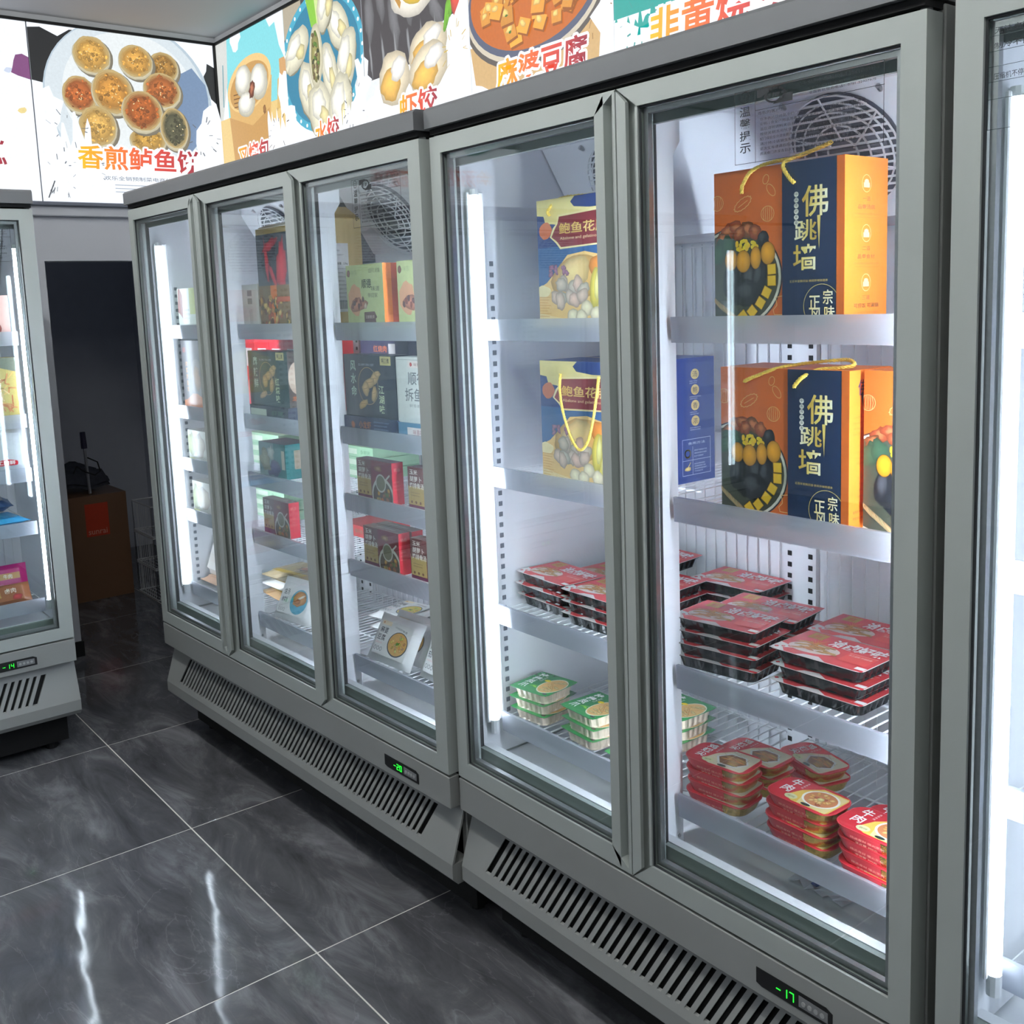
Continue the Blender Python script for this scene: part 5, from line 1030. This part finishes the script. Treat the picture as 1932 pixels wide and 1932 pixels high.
# left door
for lab, x, z, w, h, col, kind in (('white and green carton on the top shelf behind the left door', .075, S1, .155, .14, (206, 214, 200), 0), ('tall dark carton with orange foot behind the left door', .07, S2, .165, .243, (84, 80, 84), 1), ('white picture carton on the third shelf behind the left door', .07, S3A, .16, .112, (214, 212, 204), 2), ('white picture carton on the fourth shelf behind the left door', .075, S4A, .155, .116, (216, 212, 206), 2)):
    d = .1; o = carton('food_carton', lab, 'carton', w, d, h, col); P = Print(w, h); P.rect(0, 0, w, h, col)
    if kind == 0: P.poly(blob(.02, .09, .025, .05, 0, 12, .3, 3), (150, 90, 80)); P.rect(.1, .05, .055, .09, (196, 206, 110)); P.lines(.04, .06, .06, 3, .014, .008, (150, 150, 150), 4)
    elif kind == 1: P.vtext('肉蟹煲皇煲', .03, .17, .016, .018, (230, 160, 60), 1.25, .01); P.text('海鲜', .012, .2, .025, .02, (214, 80, 60)); P.ell(.12, .11, .05, .07, (120, 112, 104), 0, 26); P.poly(blob(.08, .02, .09, .035, .1, 16, .2, 3), (206, 120, 60)); P.blob(.12, .11, .03, .045, (160, 120, 80), 0, .2)
    else: P.blob(.03, .06, .03, .045, (190, 200, 150), 0, .2); P.blob(.1, .06, .045, .04, (206, 190, 170), .2, .2); P.text('馄饨', .05, .085, .05, .018, (110, 110, 106)); P.rect(0, 0, .05, .012, (196, 200, 90))
    P.build('front_print', 'front', o, M_PRINT, (w, d, h)); put(o, x, .122, z, w, d)
# ---------------------------------------------------------------- pouches
def pouch_mesh(w, h, t):
    m = MB(); nu, nv = 12, 12
    def prof(a): e = min(a, 1 - a); return 0 if e < .045 else min(1, (e - .045) / .11) ** .6
    for s in (-1, 1):
        vs = []; fs = []
        for j in range(nv + 1):
            for i in range(nu + 1):
                u, v = i / nu, j / nv; u = min(1, max(0, (u - .5) * (1.0) + .5)); k = prof(u) * prof(v)
                vs.append(((u - .5) * w * (1 - .02 * math.sin(v * PI)), s * (t / 2 * k + .0004), v * h))
        for j in range(nv):
            for i in range(nu): a = j * (nu + 1) + i; fs.append((a, a + 1, a + nu + 2, a + nu + 1) if s < 0 else (a, a + nu + 1, a + nu + 2, a + 1))
        m.add(vs, fs)
    return m
def pouch(lab, fr, x, y, z, w, h, t, col, draw, lean=0., rz=0., flat_=False, seed=1):
    o = pouch_mesh(w, h, t).build('food_pouch', mat('pouch_%d_%d_%d' % col, col, .35, 0, .5, .03, 30, .15, 45), None, True); tag(o, lab, 'pouch', 'frozen food pouches')
    iw, ih = w * .72, h * .72; P = Print(iw, ih); P.rect(0, 0, iw, ih, col); draw(P, iw, ih); p = P.build('front_print', 'front', o, M_FILMP, (w, t + .0012, h)); p.location = (0, 0, h * .14)
    place(o, fr, x, y, z, rz); o.rotation_euler = (-PI / 2 if flat_ else -lean, 0, FR[fr][1] + rz); o.rotation_mode = 'XYZ'; return o
def d_mapo(t1, t2, food):
    def f(P, w, h):
        P.rect(.02 * w, .86 * h, .3 * w, .12 * h, (246, 226, 196)); P.ell(.08 * w, .92 * h, .02 * w, .03 * h, (196, 120, 70), 0, 10); P.text(t1, .04 * w, .62 * h, .24 * w, .18 * h, (60, 62, 68), .01); P.text(t2, .02 * w, .40 * h, .24 * w, .18 * h, (60, 62, 68), .01); P.rect(.02 * w, .3 * h, .2 * w, .05 * h, (232, 214, 214))
        for k in range(3): P.ring((.06 + .09 * k) * w, .16 * h, .032 * w, .055 * h, .0012, (70, 72, 78), 16)
        P.ell(.68 * w, .42 * h, .3 * w, .36 * h, (84, 88, 96), 0, 30); P.ell(.68 * w, .43 * h, .275 * w, .33 * h, food, 0, 30); g = random.Random(2)
        for k in range(26): a, r = g.uniform(0, 6.28), g.uniform(0, .85); P.blob((.68 + .24 * r * math.cos(a)) * w, (.43 + .29 * r * math.sin(a)) * h, .035 * w, .04 * h, tuple(min(255, v * g.uniform(.8, 1.25)) for v in food), a, .2, 8)
        P.blob(.68 * w, .45 * h, .05 * w, .04 * h, (90, 140, 60), .3, .4); P.text('小灶好味道', .45 * w, .86 * h, .4 * w, .06 * h, (80, 82, 88), 0, 0, -.12)
    return f
WHT = (228, 228, 228); MAPO = d_mapo('麻婆', '豆腐', (214, 168, 104))
pouch('white mapo tofu pouch leaning at the front of the bottom shelf', 'A', 1.298, .135, S5 + .002, .205, .135, .03, WHT, MAPO, .52, .03)
pouch('white mapo tofu pouch leaning behind the front one', 'A', 1.315, .176, S5 + .004, .205, .137, .03, WHT, MAPO, .55, .05)
pouch('white mapo tofu pouch lying at the back right of the bottom shelf', 'A', 1.35, .285, S5 + .054, .2, .16, .03, WHT, MAPO, flat_=True, rz=.1)
pouch('white minced pork and aubergine pouch at the door frame', 'A', 1.53, .145, S5 + .002, .2, .135, .032, WHT, d_mapo('肉末', '茄子', (120, 80, 100)), .42, -.05)
for k in range(2): pouch('white pouch with yellow end lying behind the mullion, %s one' % ('lower', 'upper')[k], 'A', 1.09, .27, S5 + .02 + .034 * k, .17, .17, .03, (222, 222, 220), d_mapo('咖喱', '鸡块', (214, 190, 90)), flat_=True, rz=.15)
def d_fish(P, w, h):
    P.text('金汤', .04 * w, .6 * h, .2 * w, .2 * h, (90, 94, 100), .01); P.text('酸菜鱼', .04 * w, .36 * h, .2 * w, .16 * h, (90, 94, 100), .01); P.ell(.66 * w, .45 * h, .3 * w, .4 * h, (100, 170, 196), 0, 26); P.blob(.66 * w, .55 * h, .24 * w, .26 * h, (206, 150, 104), .3, .12); P.blob(.7 * w, .6 * h, .14 * w, .05 * h, (240, 226, 210), .5, .2); P.blob(.62 * w, .45 * h, .1 * w, .08 * h, (170, 110, 70), .3, .2)
    for k in range(3): P.ring((.06 + .08 * k) * w, .12 * h, .028 * w, .05 * h, .001, (90, 94, 100), 14)
pouch('white pickled fish pouch leaning on the bottom shelf, middle door', 'A', .735, .138, S5 + .002, .2, .14, .03, WHT, d_fish, .5, .12)
pouch('white fish pouch standing at the right of the middle door', 'A', .93, .15, S5 + .002, .17, .13, .03, WHT, d_fish, .4, -.1)
for k, c in enumerate(((176, 140, 96), (222, 220, 214), (170, 150, 116))): pouch('rumpled pouch in the rear pile of the middle door, %s' % ('bottom brown one', 'white one between', 'top brown one')[k], 'A', .5 + .03 * k, .2, S5 + .02 + .038 * k, .25, .17, .034, c, lambda P, w, h: (P.rect(0, 0, w, .2 * h, (206, 170, 60)), P.blob(.6 * w, .6 * h, .2 * w, .2 * h, (150, 110, 80), .3, .3)), flat_=True, rz=.1 * (k - 1))
pouch('white paper pouch standing against the left wall, bottom shelf', 'A', .12, .17, S5 + .034, .13, .15, .05, (226, 220, 214), lambda P, w, h: P.lines(.1 * w, .45 * h, .6 * w, 3, .1 * h, .04 * h, (216, 190, 170), 3), .35, .0)
pouch('brown pouch lying under the white paper pouch', 'A', .13, .135, S5 + .017, .17, .15, .03, (206, 166, 140), lambda P, w, h: P.blob(.5 * w, .5 * h, .2 * w, .2 * h, (226, 196, 176), 0, .3), flat_=True)
# ================================================================== LEFT FREEZER CONTENTS
o = carton('food_carton', 'pinkish carton on the top shelf of the left freezer', 'carton', .16, .1, .137, (226, 170, 160)); P = Print(.16, .137); P.rect(0, 0, .16, .137, (216, 150, 140)); P.rect(.125, 0, .035, .137, (240, 196, 186))
for k in range(14): P.blob(random.uniform(.02, .12), random.uniform(.01, .09), .02, .016, random.choice([(206, 110, 90), (230, 180, 140), (190, 90, 80)]), random.uniform(0, 3), .3)
P.build('front_print', 'front', o, M_PRINT, (.16, .1, .137)); put(o, .932, .122, S1, .16, .1, 0, 'D')
o = carton('food_carton', 'yellow noodle carton on the second shelf of the left freezer', 'carton', .2, .1, .21, (214, 190, 100)); P = Print(.2, .21); P.rect(0, 0, .2, .21, (206, 186, 110)); P.rect(0, 0, .2, .012, (196, 160, 50)); g = random.Random(9)
for k in range(60): x, y = g.uniform(0, .19), g.uniform(.02, .15); P.line([(x, y), (x + g.uniform(-.03, .03), y + g.uniform(0, .03)), (x + g.uniform(-.04, .04), y + g.uniform(.01, .05))], .004, random.choice([(232, 190, 110), (214, 140, 90), (240, 206, 150), (196, 110, 70)]))
P.poly([(0, .21), (0, .15), (.1, .19), (.2, .16), (.2, .21)], (120, 126, 110)); P.build('front_print', 'front', o, M_PRINT, (.2, .1, .21)); put(o, .897, .122, S2, .2, .1, 0, 'D')
pouch('clear white bag with a red label in the left freezer', 'D', 1.017, .135, S3A + .002, .19, .155, .045, (206, 210, 216), lambda P, w, h: (P.poly(blob(.62 * w, .06 * h, .3 * w, .13 * h, .05, 14, .1, 3), (206, 44, 58)), P.text('工口鲜', .42 * w, .0 * h + .003, .42 * w, .13 * h, (246, 240, 240), .02), P.blob(.2 * w, .5 * h, .16 * w, .12 * h, (206, 120, 90), .3, .3)), .2, -.05)
pouch('bright blue pouch lying in the left freezer', 'D', 0.997, .112, S4A + .016, .2, .17, .03, (60, 160, 214), lambda P, w, h: (P.blob(.3 * w, .4 * h, .2 * w, .2 * h, (226, 232, 236), .3, .3), P.blob(.6 * w, .4 * h, .15 * w, .12 * h, (110, 200, 236), .3, .3)), flat_=True, rz=.12)
pouch('dark blue pouch lying behind the bright blue one', 'D', 0.967,   .24, S4A + .056, .2, .17, .04, (40, 80, 130), lambda P, w, h: P.blob(.5 * w, .5 * h, .2 * w, .2 * h, (60, 110, 160), .3, .3), flat_=True, rz=-.1)
pouch('brown meat snack pouch at the front of the left freezer', 'D', 0.977, .135, S5 + .002, .2, .075, .03, (150, 92, 60), lambda P, w, h: (P.blob(.3 * w, .4 * h, .25 * w, .3 * h, (226, 180, 110), .3, .2), P.text('卤肉', .6 * w, .5 * h, .25 * w, .35 * h, (240, 226, 210), .01), P.blob(.85 * w, .2 * h, .12 * w, .2 * h, (176, 60, 60), 0, .2)), .55, .02)
pouch('magenta snack pouch leaning behind the brown one', 'D', 0.987, .20, S5 + .004, .2, .125, .03, (176, 40, 110), lambda P, w, h: (P.rect(.4 * w, .6 * h, .6 * w, .25 * h, (190, 140, 90)), P.text('牛肉', .62 * w, .63 * h, .2 * w, .18 * h, (244, 236, 220), .01), P.lines(.05 * w, .4 * h, .6 * w, 4, .1 * h, .05 * h, (214, 110, 160), 4)), .3, .02)
# ================================================================== STOREROOM
w, d, h = .62, .5, .58; o = carton('cardboard_box', 'large brown cardboard box with an orange label in the storeroom', 'box', w, d, h, (122, 88, 62))
P = Print(w, h); P.rect(.515 - .12 + .0, .355, .122, .18, (196, 60, 26)); P.text('sunrai', .405, .365, .1, .03, (222, 150, 130), .01)
o.rotation_euler = (0, 0, PI / 2); o.location = (-2.05 - d / 2, .545 - w / 2, 0)
P.build('label_print', 'front', o, M_PRINTM, (w, d, h))
cl = MB(); N = 10
vs = [(-.17 + .34 * i / N, -.16 + .32 * j / N, .05 + .07 * math.exp(-((i - 5) ** 2 + (j - 5) ** 2) / 14) + .012 * math.sin(i * 1.7 + j) - .06 * max(0, abs(i - 5) - 3.5) * .5) for j in range(N + 1) for i in range(N + 1)]
cl.add(vs + [(p[0], p[1], p[2] - .02) for p in vs], [(j * (N + 1) + i, j * (N + 1) + i + 1, (j + 1) * (N + 1) + i + 1, (j + 1) * (N + 1) + i) for j in range(N) for i in range(N)] + [((N + 1) ** 2 + j * (N + 1) + i, (N + 1) ** 2 + (j + 1) * (N + 1) + i, (N + 1) ** 2 + (j + 1) * (N + 1) + i + 1, (N + 1) ** 2 + j * (N + 1) + i + 1) for j in range(N) for i in range(N)])
o = cl.build('folded_cloth', mat('dark_grey_cloth', (66, 68, 76), .9, 0, .2, .2, 30), None, True); tag(o, 'rumpled dark grey cloth heaped on the storeroom box', 'cloth'); o.location = (-2.30, .33, .618)
o = empty('cleaning_wand'); tag(o, 'dark cleaning wand with a looped cord standing on the storeroom box', 'wand'); o.location = (-2.10, .37, .585)
MB().tube([(0, 0, 0), (0, -.005, .18), (0, -.008, .26)], .008, 8).build('pole', M_STEEL, o); MB().tube([(0, -.008, .25), (0, -.01, .34)], [.016, .014], 8).build('grip', mat('dark_grip', (44, 42, 66), .6), o)
MB().tube([(.012, .0, .2), (.014, .05, .17), (.014, .06, .12), (.014, .03, .1), (.014, -.03, .13), (.014, -.06, .16), (.014, -.08, .12)], .004, 6).build('cord', M_BLACK, o)
for k in range(3):
    o = empty('storage_basket'); tag(o, 'white wire storage basket, %s of the stack beside the storeroom box' % ('bottom', 'middle', 'top')[k], 'basket', 'stacked wire baskets'); o.location = (-1.92, .75, .004 + .175 * k)
    b = MB(); W_, D_, H_ = .34, .3, .165
    for z in (0, H_): b.tube([(-D_ / 2, -W_ / 2, z), (D_ / 2, -W_ / 2, z), (D_ / 2, W_ / 2, z), (-D_ / 2, W_ / 2, z), (-D_ / 2, -W_ / 2, z)], .004, 5)
    r = b.build('rim', M_WIRE, o); m = MB()
    for i in range(15):
        y = -W_ / 2 + W_ * i / 14
        for x in (-D_ / 2, D_ / 2): m.tube([(x, y, 0), (x, y, H_)], .0016, 4)
        m.tube([(-D_ / 2, y, 0), (D_ / 2, y, 0)], .0016, 4)
    for i in range(11):
        x = -D_ / 2 + D_ * i / 10
        for y in (-W_ / 2, W_ / 2): m.tube([(x, y, 0), (x, y, H_)], .0016, 4)
    mm = m.build('wires', M_WIRE, o); mm['kind'] = 'stuff'
if _TO.name in COL.objects: COL.objects.unlink(_TO)
bpy.data.objects.remove(_TO); bpy.data.curves.remove(_TC)
